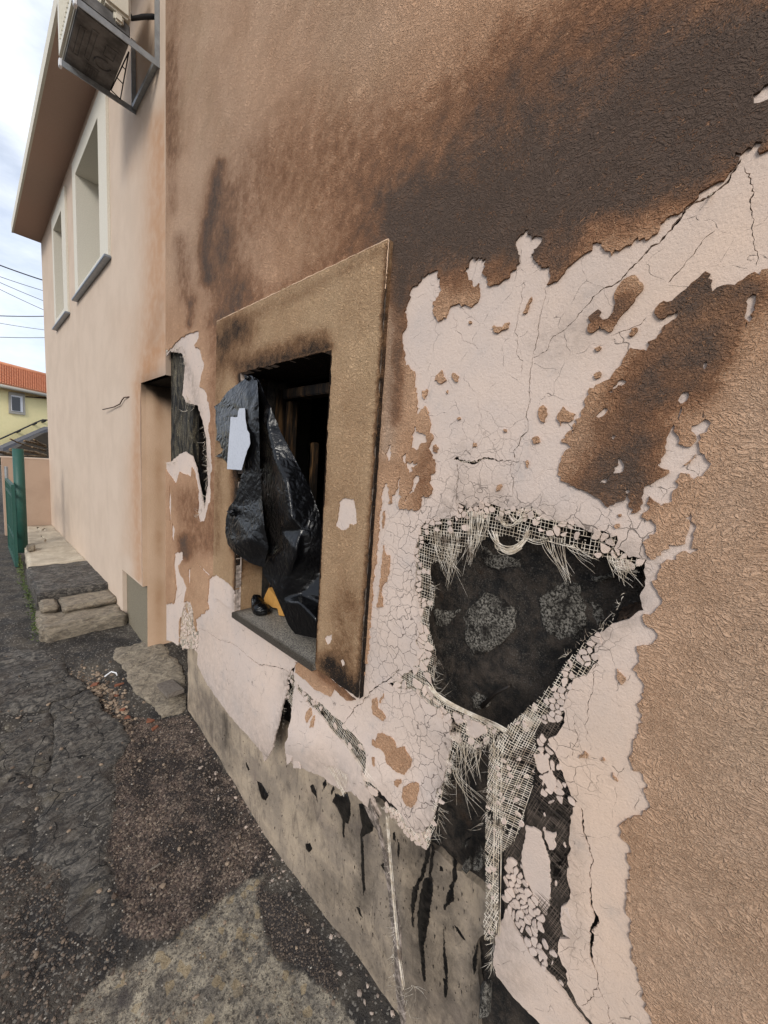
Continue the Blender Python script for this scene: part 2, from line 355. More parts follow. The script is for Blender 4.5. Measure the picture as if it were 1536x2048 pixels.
m=M_('dark_slate',.72,.35); n=m.noise(8,7,.7); ly=m.noise(26,8,.78,1.1,m.map((.85,1.2,1.5),(0,0,.5))); f=m.noise(150,4,.7)
c=m.mix(m.step(ly,.40,.66),(.036,.033,.031),(.25,.222,.185)); c=m.mix(m.step(n,.56,.74,0,.6),c,(.21,.175,.12)); c=m.mix(m.step(m.noise(5,7,.75),.48,.62,0,.75),c,(.060,.046,.036)); ce=m.vor(5.5,'DISTANCE_TO_EDGE',m.warp(7,.16)); c=m.mix(m.math('MULTIPLY',m.step(ce,.004,.016,1,0),m.step(m.noise(9,4),.40,.50)),c,(.008,.007,.006)); c=m.mix(m.step(f,.58,.70,0,.65),c,(.22,.20,.17)); c=m.mix(m.step(m.noise(320,2),.66,.74,0,.8),c,(.34,.31,.27)); m.col(c); m.rgh(m.step(n,.3,.7,.55,.85)); m.bump((ly,.9,.025),(f,.7,.005)); MAT['slate']=m.m
# street: gravel, burnt dark earth, sandy concrete
m=M_('street',.85,.3); f=m.noise(110,5,.75); g=m.vor(150,'F1',None,1); gd=m.vor(150,'F1'); n=m.noise(7,6,.7); p=m.vor(42,'F1',None,1); pd=m.vor(42,'F1')
hs=m.n.new('ShaderNodeSeparateColor'); m.t.links.new(g,hs.inputs[0]); hp=m.n.new('ShaderNodeSeparateColor'); m.t.links.new(p,hp.inputs[0])
dark=m.mix(m.step(n,.35,.7),(.026,.023,.021),(.115,.098,.078)); dark=m.mix(m.step(hs.outputs[0],.86,.95,0,.6),dark,(.30,.27,.23))
grv=m.mix(hs.outputs[0],(.034,.026,.023),(.19,.135,.105)); grv=m.mix(m.step(hs.outputs[1],.82,.9,0,.8),grv,(.36,.28,.21)); grv=m.mix(m.step(m.noise(6.5,7,.75),.44,.58,0,.9),grv,(.022,.018,.017))
snd=m.mix(m.step(m.noise(16,7,.8),.38,.60),(.43,.37,.275),(.17,.148,.12)); snd=m.mix(m.step(f,.50,.62,0,.85),snd,(.055,.048,.04)); snd=m.mix(m.step(m.noise(36,5,.8),.52,.62,0,.8),snd,(.07,.06,.052)); snd=m.mix(m.step(hp.outputs[1],.9,.94,0,.6),snd,(.36,.27,.15)); snd=m.mix(m.step(m.noise(5.5,6,.7),.55,.66,0,.85),snd,(.075,.062,.056))
ww=m.math('MULTIPLY',m.math('SUBTRACT',m.noise(15,7,.75),.5),1.7)
mg=m.step(m.math('ADD',m.attr('gravel'),ww),.35,.65); ms=m.step(m.math('ADD',m.attr('sand'),ww),.35,.62); md_=m.step(m.math('ADD',m.attr('damp'),ww),.3,.7,0,.86)
c=m.mix(mg,dark,grv); c=m.mix(ms,c,snd); c=m.mix(m.step(m.noise(8,8,.8),.54,.62,0,.55),c,(.030,.026,.023)); c=m.mix(md_,c,(.036,.030,.028)); mo=m.step(m.math('ADD',m.attr('dry'),ww),.35,.65,0,.85); c=m.mix(mo,c,m.mix(m.step(f,.4,.62),(.30,.27,.20),(.12,.10,.075)))
m.col(c); m.rgh(m.step(n,.3,.7,.6,.9)); m.bump((m.math('MULTIPLY',m.math('ADD',m.math('SUBTRACT',1.,gd),m.math('SUBTRACT',1.,pd)),m.step(ms,0,1,1,.35)),.5,.005),(f,.9,.007),(n,.6,.025),(m.noise(45,6,.75),.6,.01)); MAT['street']=m.m
def pebble(name,a,b):
    m=M_(name,.85,.3); oi=m.n.new('ShaderNodeNewGeometry'); m.col(m.mix(oi.outputs['Random Per Island'],a,b)); m.bump((m.noise(200,3,.7),.5,.002)); return m.m
MAT['pebble']=pebble('pebbles',(.03,.024,.021),(.19,.145,.11)); MAT['rubble']=pebble('rubble_mix',(.08,.055,.04),(.36,.27,.19))
MAT['debris']=pebble('plaster_bits',(.07,.055,.045),(.50,.40,.33))
MAT['chip']=pebble('pale_chips',(.06,.052,.045),(.42,.38,.32))
MAT['tile']=simple('broken_tile',(.24,.095,.055),.85,60,.4,(.2,.08,.045))
m=M_('green_paint',.5,.4); n=m.noise(18,5,.7); m.col(m.mix(m.step(n,.5,.75,0,.6),(.022,.085,.066),(.06,.11,.085))); m.bump((n,.2,.003)); MAT['green']=m.m
MAT['rust']=simple('rust',(.07,.035,.022),.8,80,.4)
MAT['yellow']=simple('yellow_plaster',(.92,.80,.44),.9,9,.1,(.86,.75,.40))
MAT['rooftile']=simple('clay_roof',(.60,.27,.15),.85,6,.2,(.48,.19,.10))
MAT['grey']=simple('dark_grey_plaster',(.13,.13,.145),.9,50,.2)
MAT['coping']=simple('concrete_coping',(.46,.43,.37),.9,60,.3)
m=M_('bark',.9,.2); n=m.noise(22,6,.7,.4); m.col(m.mix(m.step(n,.36,.66),(.10,.07,.045),(.38,.26,.15))); m.bump((n,.9,.015)); MAT['bark']=m.m
MAT['galv']=simple('galvanised_steel',(.36,.38,.39),.48,25,.2,(.22,.23,.24),metal=.55)
MAT['cream']=simple('cream_enamel',(.66,.62,.52),.45,20,.08,(.58,.53,.43))
MAT['pan']=simple('base_pan',(.20,.195,.19),.7,14,.2,(.07,.068,.065),metal=.2,nf=.85)
MAT['rubber']=simple('black_rubber',(.015,.015,.016),.6)
MAT['cable']=simple('cable',(.03,.03,.035),.6)
MAT['dirt']=simple('earth',(.06,.05,.04),.95,20,.5)
MAT['moss']=pebble('moss_green',(.035,.06,.015),(.12,.16,.04))
MAT['plank']=simple('scorched_plank',(.20,.17,.14),.8,70,.5,(.06,.045,.035))
MAT['dark']=simple('soot_black',(.008,.007,.006),.9)
MAT['white']=simple('white_plastic',(.75,.75,.76),.5)

# ================================================================== GROUND
GY=np.array([[-60,-.6],[-5,-.12],[.3,-.01],[.8,.008],[1.26,.022],[1.79,.10],[2.24,.16],[2.55,.26],[2.83,.345],[3.3,.37],[4,.40],[6,.43],[8,.45],[30,1.2],[70,2]])
def g0(y): return np.interp(y,GY[:,0],GY[:,1])
gw1=Wob(3,9.); gw2=Wob(4,28.); gw3=Wob(5,80.)
def gz(x,y):
    P=np.stack([np.broadcast_to(x,np.shape(y)).ravel(),np.ravel(y)],1); return g0(P[:,1])+.006*gw1(P)+.004*gw2(P)+.0022*gw3(P)
def onG(p):
    z=np.zeros(len(p))
    for _ in range(40):
        q=onZ(p,z); z=.5*z+.5*g0(q[:,1])
    return onZ(p,z)
def G2(*s): return onG(px(*s))[:,:2]
SLABS=[px('R',[(150,1240),(165,1150),(185,1050),(205,1000),(205,950),(185,920),(200,870),(255,800),(262,680),(275,560),(240,530),(250,500),(350,470),(430,430),(475,470),(490,530),(540,560),(580,590),(600,630),(635,680),(600,740),(545,800),(548,850),(562,900),(555,980),(548,1060),(525,1160),(500,1250),(545,1350),(570,1450),(540,1560),(480,1640),(330,1620),(315,1500),(290,1300)]),
 px('R',[(545,280),(560,235),(640,225),(720,200),(800,230),(880,330),(900,480),(885,545),(780,575),(720,500),(640,440),(610,380),(590,330)]),
 px('R',[(-60,262),(150,235),(310,268),(322,350),(418,420),(350,462),(250,492),(232,526),(130,538),(-60,560)]),
 px('R',[(-60,835),(110,825),(130,860),(175,905),(196,960),(158,1000),(142,1080),(146,1200),(60,1262),(-60,1210)]),
 px('R',[(-60,600),(60,640),(130,556),(230,542),(258,600),(250,780),(195,862),(135,842),(-60,802)])]
GRAV=px('R',[(560,590),(640,560),(780,585),(905,545),(1010,700),(1150,930),(1290,1160),(1330,1260),(1180,1360),(1000,1500),(830,1640),(600,1640),(560,1400),(510,1200),(560,1000),(560,900),(548,810),(630,700)])
SAND=px('R',[(330,2000),(560,1790),(700,1730),(830,1650),(1000,1490),(1180,1360),(1300,1300),(1340,1330),(1260,1365),(1235,1420),(1262,1500),(1290,1650),(1330,1730),(1449,1790),(1600,1900),(1750,2150),(1700,2500),(300,2500)])
DAMP=px('R',[(1290,1260),(1350,1290),(1300,1330),(1270,1400),(1330,1420),(1449,1500),(1560,1640),(1620,1800),(1640,1950),(1560,1900),(1480,1780),(1330,1730),(1290,1640),(1260,1500),(1230,1420)])
DRY=px('R',[(0,560),(60,640),(40,700),(0,690)])
def grid_axis(bands):
    a=[]
    for lo,hi,s in bands: a += list(np.arange(lo,hi-1e-9,s))
    return np.array(a+[bands[-1][1]])
gxs=grid_axis([(-60,-6,9),(-6,-1.6,.6),(-1.6,-.9,.08),(-.9,.13,.0105),(.13,.6,.1)])
gys=grid_axis([(-60,-6,9),(-6,0,.5),(0,.42,.05),(.42,2.9,.0105),(2.9,5,.03),(5,9,.08),(9,14,.5),(14,70,8)])
gx,gy=np.meshgrid(gxs,gys); GP=np.stack([gx.ravel(),gy.ravel()],1)
def gmask(pp,blur=2):
    a=inside(onG(pp)[:,:2],GP).astype(float).reshape(gx.shape)
    for _ in range(blur*3):
        for ax in (0,1): a=(a+np.roll(a,1,ax)+np.roll(a,-1,ax))/3
    return a.ravel()
slabm=np.clip(sum(gmask(s,1) for s in SLABS[:1]),0,1)
gzv=gz(GP[:,0],GP[:,1])
hollow=np.exp(-((GP[:,0]+.33)/.12)**2-((GP[:,1]-2.45)/.3)**2)*.02
nx,ny=len(gxs),len(gys)
gF=[(j*nx+i,j*nx+i+1,(j+1)*nx+i+1,(j+1)*nx+i) for j in range(ny-1) for i in range(nx-1)]
ground=obj('ground',np.column_stack([GP,gzv-hollow]),gF,MAT['street'],smooth=True,attrs=dict(gravel=gmask(GRAV),sand=gmask(SAND),damp=gmask(DAMP),dry=gmask(DRY)),kind='structure')
obj('terrain',[(-2500,-2500,-.75),(2500,-2500,-.75),(2500,2500,-.75),(-2500,2500,-.75)],[(0,1,2,3)],MAT['dirt'],kind='structure')
for i,s in enumerate(SLABS):
    q=rough(onG(s)[:,:2],.012,.0045,seed=50+i); th=(.010,.018,.009,.008,.007)[i]
    w1=Wob(20+i,22.); w2=Wob(30+i,70.)
    def mapf(P,d,th=th,w1=w1,w2=w2,q=q):
        if d: return np.column_stack([P,g0(P[:,1])-.03])
        e=np.min(np.linalg.norm(P[:,None]-q[None],axis=2),1)
        return np.column_stack([P,g0(P[:,1])+th-.010*np.exp(-e/.012)+.0045*w1(P)+.0028*w2(P)])
    lo,hi=q.min(0),q.max(0)
    sheet('paving_slab',[q],lambda P,q=q:inside(q,P),mapf,.03,MAT['slate'] if i!=1 else MAT['stone'],ground,[(.016,lo[0],hi[0],lo[1],hi[1])])
# loose gravel on the burnt earth and in the broken gap (too many to count)
ico=bmesh.new(); bmesh.ops.create_icosphere(ico,subdivisions=1,radius=1); IV=np.array([tuple(v.co) for v in ico.verts]); IF=np.array([[v.index for v in f.verts] for f in ico.faces]); ico.free()
def stones(name,poly,n,r0,r1,mat,seed,flat=.6,base=0.,parent=None,kind='stuff',zf=None,pw=2.5):
    g=np.random.default_rng(seed); lo,hi=poly.min(0),poly.max(0); P=g.uniform(lo,hi,(n*4,2)); P=P[inside(poly,P)][:n]
    Vs=[];Fs=[]
    for k,p in enumerate(P):
        r=r0+(r1-r0)*g.random()**pw; A=np.linalg.qr(g.normal(0,1,(3,3)))[0]
        v=(IV*g.uniform(.75,1.2,(len(IV),1)))*r*np.array([1,g.uniform(.55,1),flat*g.uniform(.5,1)]); 
        R2=np.array([[math.cos(k),-math.sin(k),0],[math.sin(k),math.cos(k),0],[0,0,1]]); v=v@R2.T+(A[:3]*0)[0]
        z=(zf(p[0],p[1]) if zf else gz(p[0],np.array([p[1]]))[0])
        Vs.append(v+np.array([p[0],p[1],z+r*.22*flat+base])); Fs.append(IF+k*len(IV))
    return obj(name,np.concatenate(Vs),np.concatenate(Fs),mat,parent,kind=kind)
GR=onG(GRAV)[:,:2]; stones('gravel',GR,9000,.0011,.0075,MAT['pebble'],1,pw=4)
stones('gravel',onG(DAMP)[:,:2],2600,.001,.005,MAT['pebble'],2,pw=4)
stones('gravel',onG(SAND)[:,:2],700,.001,.005,MAT['rubble'],3,pw=4)
stones('gravel',onG(px('R',[(-40,1250),(150,1250),(290,1300),(330,1620),(560,1640),(560,1790),(330,2000),(300,2300),(-60,2300)]))[:,:2],2600,.0012,.007,MAT['pebble'],4,pw=4)
ALLG=onG(px('R',[(-60,250),(150,230),(320,260),(640,560),(905,545),(1010,700),(1330,1250),(1700,1950),(1700,2300),(-60,2300)]))[:,:2]
stones('gravel',ALLG,2600,.0006,.0042,MAT['chip'],8,.6,.012,pw=3)
stones('gravel',ALLG,110,.004,.013,MAT['rubble'],18,.6,.010,pw=2)
WB=onG(px('X',[(372,1428),(440,1520),(545,1690),(700,1900),(800,2040),(760,2060),(640,1900),(480,1690),(390,1540)]))[:,:2]
stones('plaster_debris',WB,260,.0015,.011,MAT['debris'],28,.55,.0,pw=3)
GAP=onG(px('R',[(325,270),(400,245),(545,225),(560,300),(610,380),(640,440),(720,500),(780,575),(740,630),(690,640),(640,680),(600,640),(540,565),(490,520),(480,470),(430,425),(330,350)]))[:,:2]
stones('rubble',GAP,1500,.004,.017,MAT['rubble'],6,.7,-.012)

# ================================================================== BURNT HOUSE (near wall)
UL=2.357; ZB=-.2; ZT=4.9; UR=-2.6; D_=.08
house=empty('house',(0.,1.2,0.),'fire damaged brown stucco house with peeling plaster and an open burnt hole in its wall','house')
z_=lambda v:v
def wv(*s): return uv(px(*s))
# ---- outlines on the wall plane, traced from the photograph
holeR=[('Q',[(890,1090),(925,1010),(940,960),(1000,950),(1045,890),(1050,800),(1060,745),(1140,700),(1215,670),(1270,640),(1275,470),(1285,400),(1200,390),(1130,345),(1145,290),(1090,268),(1010,268),(960,245),(900,220),(800,215),(770,185),(740,150),(680,165),(600,155),(540,135),(430,160),(395,130),(385,195),(300,205),(240,215),(205,280),(185,360),(195,440),(185,520),(195,600),(215,680),(205,740),(190,790),(215,830),(200,880),(160,930),(110,965),(60,985),(110,1010),(170,1010),(220,1050),(300,1100),(370,1150),(370,1170)])]
lowR=('H',[(1000,2130),(930,2048),(870,1970),(830,1920),(780,1800),(770,1690),(740,1640),(712,1560),(715,1490),(790,1480),(735,1400),(730,1290),(775,1240),(765,1100),(770,1000),(775,850),(790,720),(800,640),(830,600),(790,560),(740,430),(690,290),(640,190),(690,170),(735,100)])
tong=('G',[(895,430),(890,560),(860,650),(860,700),(830,820),(790,880),(800,1000),(770,1090),(730,1130),(660,1140),(600,1080),(530,1000),(480,950),(430,890),(350,790),(300,770)])
band_up=[(1420,1300),(1380,1180),(1290,1060),(1190,960),(1080,870),(1000,810),(900,730),(840,660)]
leftL=('F',band_up[1:]+[(832,620),(850,560),(865,515),(838,560),(812,590),(795,620),(785,760),(765,850),(755,1000),(730,1120),(690,1180),(650,1230),(630,1245),(620,1170),(560,1110),(470,1020),(380,920),(290,800),(210,700),(165,620),(125,540),(135,420),(148,300)])
corn=('E',[(222,1820),(215,1760),(215,1700),(190,1645),(165,1640),(148,1655),(128,1760),(118,1880),(105,1905),(70,1880),(38,1875)])
SK=np.concatenate([[[UL,ZT],[UR,ZT],[UR,ZB]], rough(np.concatenate([wv(*lowR),wv(*holeR[0]),wv(*tong),wv(*leftL),wv(*corn)]),.006,.0022,False,11)])
c0=wv('E',[(36,1875)])[0]; h_lo=wv('E',[(30,832)])[0]; h_hi=wv('E',[(30,215)])[0]
SK=np.concatenate([SK,[[UL,c0[1]],[UL,h_lo[1]]],rough(wv('E',[(60,830),(110,790),(150,770),(190,800),(215,880),(240,1010),(258,1110),(280,960),(275,850),(270,700),(245,580),(220,500),(150,480),(130,440),(140,340),(145,260),(130,200),(60,180)]),.008,.003,False,12),[[UL,h_hi[1]]]])
SK3=rough(wv('F',[(842,705),(900,775),(980,855),(1050,915),(1120,1005),(1240,1135),(1350,1255),(1400,1375),(1440,1440)],'G',[(330,840),(355,900),(372,960),(392,1050),(360,1030),(300,955),(250,885),(195,850)],'F',[(1245,1440),(1200,1430),(1100,1390),(1060,1350),(990,1320),(930,1285),(870,1275),(822,1200),(832,1080),(852,1040),(842,1000),(836,880),(832,760)]),.006,.002,seed=13)
SK2=rough(wv('H',[(370,1290),(430,1360),(500,1470),(600,1620),(700,1760),(800,1930),(900,2060),(960,2160),(700,2190),(600,2060),(540,1990),(420,1850),(320,1700),(300,1600),(310,1450),(340,1380)]),.006,.002,seed=14)
XF=-.022
opTR,opTL,opBL,opBR=[uv([p],XF)[0] for p in ((657,697),(480,748),(468,1222),(632,1330))]
ou0,ou1=(opTR[0]+opBR[0])/2,(opTL[0]+opBL[0])/2; oz1=(opTR[1]+opTL[1])/2; oz0=(opBL[1]+opBR[1])/2-.012
OPEN=np.array([[ou0,oz0],[ou1,oz0],[ou1,oz1],[ou0,oz1]])
# major cracks are cut right through the mortar
def crack(p,wmm,seed,tip=True):
    q=rough(rough(uv(p),.010,.0026,False,seed),.0035,.0011,False,seed+50); n=len(q); g=np.random.default_rng(seed)
    t=np.gradient(q,axis=0); nr=np.stack([-t[:,1],t[:,0]],1); nr/=np.linalg.norm(nr,axis=1)[:,None]+1e-9
    w=np.interp(np.linspace(0,1,n),np.linspace(0,1,len(wmm)),wmm)*.00034*g.uniform(.3,1.8,n)
    w=np.clip(w,.00025,None); w[0]=w[-1]=.0001
    return np.concatenate([q+nr*w[:,None],(q-nr*w[:,None])[::-1]])
CR=[crack(px('B',[(1330,300),(1300,350),(1225,480),(1140,545),(1060,600),(965,640),(900,690),(850,770),(770,860),(700,950),(640,970),(600,1020),(510,1110),(440,1190),(380,1245),(250,1310),(150,1420),(60,1530)],'A',[(1420,920),(1330,970),(1310,1000),(1280,1080),(1220,1120),(1170,1130),(1165,1200),(1150,1300),(1145,1400),(1150,1470)],'D',[(1170,10),(1140,120),(1155,200),(1150,235),(1100,290),(1090,330),(1050,375),(1055,430)]),[3,5,3.5,2.5,1.6,1.2,1.8,2,2,2.5],1),
 crack(px('A',[(1265,600),(1245,760),(1220,870),(1200,1020),(1185,1120)]),[1,1.6,2],2),
 crack(px('D',[(610,438),(700,452),(830,430),(930,445),(1025,440),(1100,445)]),[8,9,6,2,1],3),
 crack(px('D',[(638,462),(640,520),(632,600),(630,780)]),[2.6,1.5],4),
 crack(px('D',[(1035,445),(1028,510),(1050,580),(1045,710),(830,690)]),[1.6,1.],5),
 crack(px('B',[(1355,360),(1400,490),(1420,580),(1415,700),(1425,900),(1435,1000),(1445,1120)]),[1.5,1.8,1.2,.8],6),
 crack(px('B',[(1130,850),(1030,930),(960,1040),(900,1100),(830,1180),(770,1250)]),[1.2,1.8],7),
 crack(px('F',[(150,282),(190,290),(270,350),(340,380),(400,400),(470,450),(540,510),(590,545),(650,550),(730,570),(800,600)]),[2.5,4.5,3,6,3],8),
 crack(px('G',[(100,430),(175,280),(245,220),(340,125),(440,60),(520,0)]),[1.5,3.5,4,2.5],9),
 crack(px('H',[(845,625),(870,720),(890,850),(915,930),(910,1060),(915,1180),(935,1300),(950,1400),(930,1480),(920,1560),(945,1680),(965,1800),(1000,1880),(1030,1980),(1060,2090)]),[3,4,2.5,2,6,9,8,3,2,2],10),
 crack(px('H',[(960,1805),(940,1870),(850,1920)]),[3,1],11),
 crack(px('Q',[(1043,895),(1030,1000),(1010,1100),(1000,1230)]),[1.4,.8],12),
 crack(px('A',[(1105,540),(1090,700),(1060,830),(1035,930),(1060,1050),(1100,1160),(1085,1250)]),[.8,1.2,1.],13),
 crack(px('C',[(330,195),(400,170),(470,150),(560,110),(600,60)]),[1,1.6],14),
 crack(px('D',[(1055,470),(930,450),(905,330),(830,240)]),[.9,.6],15),
 crack(px('A',[(560,790),(590,850),(590,930),(640,1000),(760,1070)]),[.7,.7],16),
 crack(px('D',[(790,0),(800,170),(760,310),(735,430)]),[.8,.8],17),
 crack(px('Q',[(120,610),(60,660),(20,760),(0,830)]),[1.2,.8],18),
 crack(px('Q',[(940,1165),(960,1240),(930,1330)]),[1.2,.8],19),
 crack(px('E',[(42,1720),(60,1670),(130,1600)]),[2,2],20)]
# craze cells where the mortar has broken up but still clings (thin cracks)
def craze(zone,n,w,seed):
    g=np.random.default_rng(seed); lo,hi=zone.min(0),zone.max(0); P=g.uniform(lo,hi,(n*3,2)); P=P[inside(zone,P)][:n]; return P
# ---- where the brown top coat has come away
PEEL=[rough(uv(p),.0045,.0030,seed=100+i) for i,p in enumerate([
 px('A',[(190,930),(205,800),(225,700),(232,640),(250,600),(295,580),(325,515),(380,485),(432,468),(445,505),(470,520),(465,580),(478,625),(440,680),(410,730),(415,790),(455,862),(495,825),(512,835),(545,745),(565,735),(630,745),(660,728),(690,745),(755,710),(768,625),(765,565),(712,583),(680,540),(675,505),(648,485),(685,445),(690,400),(718,362),(765,365),(815,405),(800,460),(788,490),(810,510),(825,545),(828,580),(850,590),(915,575),(1000,520),(1050,460),(1078,410),(1075,350),(1052,290),(1070,215),(1120,160),(1135,190),(1160,195),(1170,232),(1215,205),(1258,180),(1255,220),(1225,280),(1185,310),(1165,350),(1200,405),(1240,450),(1310,450),(1305,490),(1285,580),(1340,555),(1400,510),(1430,465),(1536,370)],
  'B',[(150,1020),(190,955),(225,942),(265,950),(275,990),(330,1015),(335,1045),(400,1010),(490,965),(540,905),(598,930),(650,890),(705,840),(712,800),(790,742),(850,730),(890,700),(905,675),(965,635),(1005,600),(1045,545),(1130,495),(1225,440),(1280,385),(1300,345),(1280,290),(1285,260),(1385,220),(1410,230),(1440,180),(1455,240),(1470,270),(1536,240),(1640,200),(1700,1060),(1536,1150),(1470,1200),(1430,1175),(1380,1200),(1340,1235),(1280,1275),(1180,1280),(1110,1325),(1100,1290),(1095,1190),(1055,1170),(1030,1190),(975,1240),(900,1310),(830,1365),(760,1405),(735,1395),(700,1420),(670,1455),(665,1488)],
  'C',[(680,50),(715,75),(770,40),(840,15),(850,40),(830,70),(770,110),(720,150),(690,200),(680,225),(640,240),(612,250),(605,320),(560,310),(480,295),(445,355),(420,400),(410,430),(370,460),(340,505),(270,555),(200,605),(155,630),(130,690),(110,770),(100,830),(60,840),(50,930),(30,955)],
  'D',[(1500,170),(1495,220),(1430,260),(1405,310),(1450,320),(1425,380),(1400,450),(1383,500),(1400,560),(1430,600),(1480,620)],
  'C',[(0,1340),(110,1375),(155,1400),(215,1440),(260,1465),(285,1500),(355,1495),(400,1470),(440,1460),(450,1415),(460,1370),(465,1440),(465,1490),(485,1560),(530,1555),(560,1530),(565,1440),(580,1380),(610,1345),(660,1325),(715,1290),(780,1250),(776,1228),(740,1222),(690,1190),(735,1120),(745,1050),(755,990),(795,910),(812,880),(825,945),(850,970),(848,1030),(900,1050),(945,1050),(990,1000),(985,970),(945,930),(1000,880),(1050,840),(1075,845),(1100,870),(1075,910),(1025,990),(1010,1060),(1050,1110),(1100,1180),(1090,1200),(1055,1240),(1030,1280),(970,1300),(940,1285),(935,1260),(865,1250),(850,1290),(840,1370),(800,1410),(800,1470),(715,1510),(655,1460),(625,1430),(620,1460),(635,1510),(575,1560),(565,1590),(640,1605),(680,1650),(680,1700),(625,1725),(600,1760),(598,1860),(640,1915),(680,1885),(740,1840),(770,1800),(900,1795),(905,1740),(930,1680),(940,1640),(900,1600),(940,1555),(945,1620),(990,1665),(960,1720),(955,1790),(1000,1830),(990,1850),(850,1870),(800,1920)],
  'Q',[(1350,420),(1310,500),(1340,560),(1360,590),(1340,620),(1300,660),(1270,690),(1335,770),(1300,800),(1240,830),(1230,900),(1255,960),(1270,1010),(1260,1060),(1250,1100),(1255,1150)],
  'H',[(1240,150),(1195,220),(1185,290),(1195,390),(1260,410),(1290,500),(1285,570),(1305,600),(1290,640),(1215,685),(1105,750),(1130,840),(1170,870),(1180,930),(1165,990),(1180,1100),(1180,1190),(1150,1270),(1180,1350),(1185,1440),(1200,1540),(1200,1640),(1240,1750),(1255,1850),(1280,1920),(1315,2000),(1310,2048),(1330,2300),(700,2500)],
  'X',[(560,1900),(350,1480)],'E',[(150,2300),(215,2000),(225,1850),(230,1740),(300,1690),(290,1640),(290,1510),(320,1490),(400,1540),(440,1580),(440,1690)],
  'X',[(500,1235),(540,1262),(600,1302),(650,1338),(722,1392)],'D',[(-20,1900),(0,1700),(30,1300),(60,1000),(85,720),(105,615),(130,605),(145,700),(140,760),(160,730),(185,690),(210,640),(225,565),(222,640),(215,690),(240,712),(215,745),(220,800),(260,795),(300,800),(350,808),(368,790),(375,715),(430,710),(435,600),(470,540),(480,480),(455,420),(440,370),(455,300),(465,260),(440,240),(440,150),(420,65),(380,70),(350,110),(355,60),(350,0)],
  'A',[(285,1440),(275,1400),(265,1360),(270,1240),(205,1200),(195,1100),(180,1070)]),
 px('E',[(38,1660),(90,1650),(100,1560),(85,1440),(90,1360),(135,1355),(140,1400),(110,1440),(120,1480),(160,1560),(150,1640),(150,1700),(120,1760),(110,2000),(20,2000)]),
 px('E',[(25,180),(60,170),(120,110),(160,85),(228,65),(230,110),(205,150),(240,180),(262,270),(245,330),(235,390),(270,410),(290,500),(300,570),(285,640),(300,720),(310,860),(300,930),(300,1040),(265,1170),(240,1190),(226,1130),(228,1000),(205,890),(190,860),(185,915),(140,900),(115,895),(95,960),(70,920),(25,860)]),
 px('E',[(170,1460),(185,1450),(180,1530),(172,1560)]), px('E',[(225,1425),(300,1490),(290,1500),(240,1450)]), px('E',[(75,1180),(90,1220),(85,1300),(72,1260)]),px('E',[(60,960),(70,1050),(66,1200),(56,1100)]),
 px('D',[(330,195),(380,240),(415,280),(420,310),(385,315),(360,360),(305,360),(315,290)]),
 px('D',[(275,450),(325,445),(330,470),(350,455),(355,465),(320,520),(290,545),(275,500)]),
 px('D',[(320,580),(345,548),(368,560),(360,600),(330,670),(290,690),(270,742),(256,742),(270,700),(310,660)]),
 px('D',[(135,330),(158,320),(155,440),(132,445)]), px('D',[(255,400),(275,390),(268,460),(250,475)]),
 px('A',[(1120,62),(1138,55),(1135,70)]), px('A',[(1300,275),(1318,265),(1312,282)]), px('C',[(310,630),(385,545),(420,535),(455,550),(440,570),(390,580),(345,640)]),
 px('C',[(215,820),(240,790),(300,750),(310,770),(290,800),(240,830)]), px('C',[(335,980),(350,955),(370,970),(350,1000)]),
 px('C',[(350,1250),(385,1150),(398,1130),(425,1240),(345,1255),(290,1330),(235,1340),(260,1310),(320,1270)]),
 px('C',[(865,720),(870,650),(890,630),(930,665),(880,720)]), px('C',[(1035,430),(1050,400),(1070,400),(1065,440),(1045,465)]),
 px('C',[(1030,830),(1035,790),(1045,770),(1045,830)]), px('B',[(1365,1400),(1420,1340),(1445,1350),(1440,1400),(1400,1500),(1390,1560),(1355,1530)]),
 px('C',[(855,790),(870,740),(880,760),(862,810),(850,850),(845,840)]), px('C',[(1078,330),(1086,315),(1088,345),(1078,350)]),px('C',[(1360,130),(1370,95),(1375,110),(1365,150)]),
 px('X',[(1507,203),(1520,186),(1540,170),(1560,190),(1534,204),(1518,210)])])]
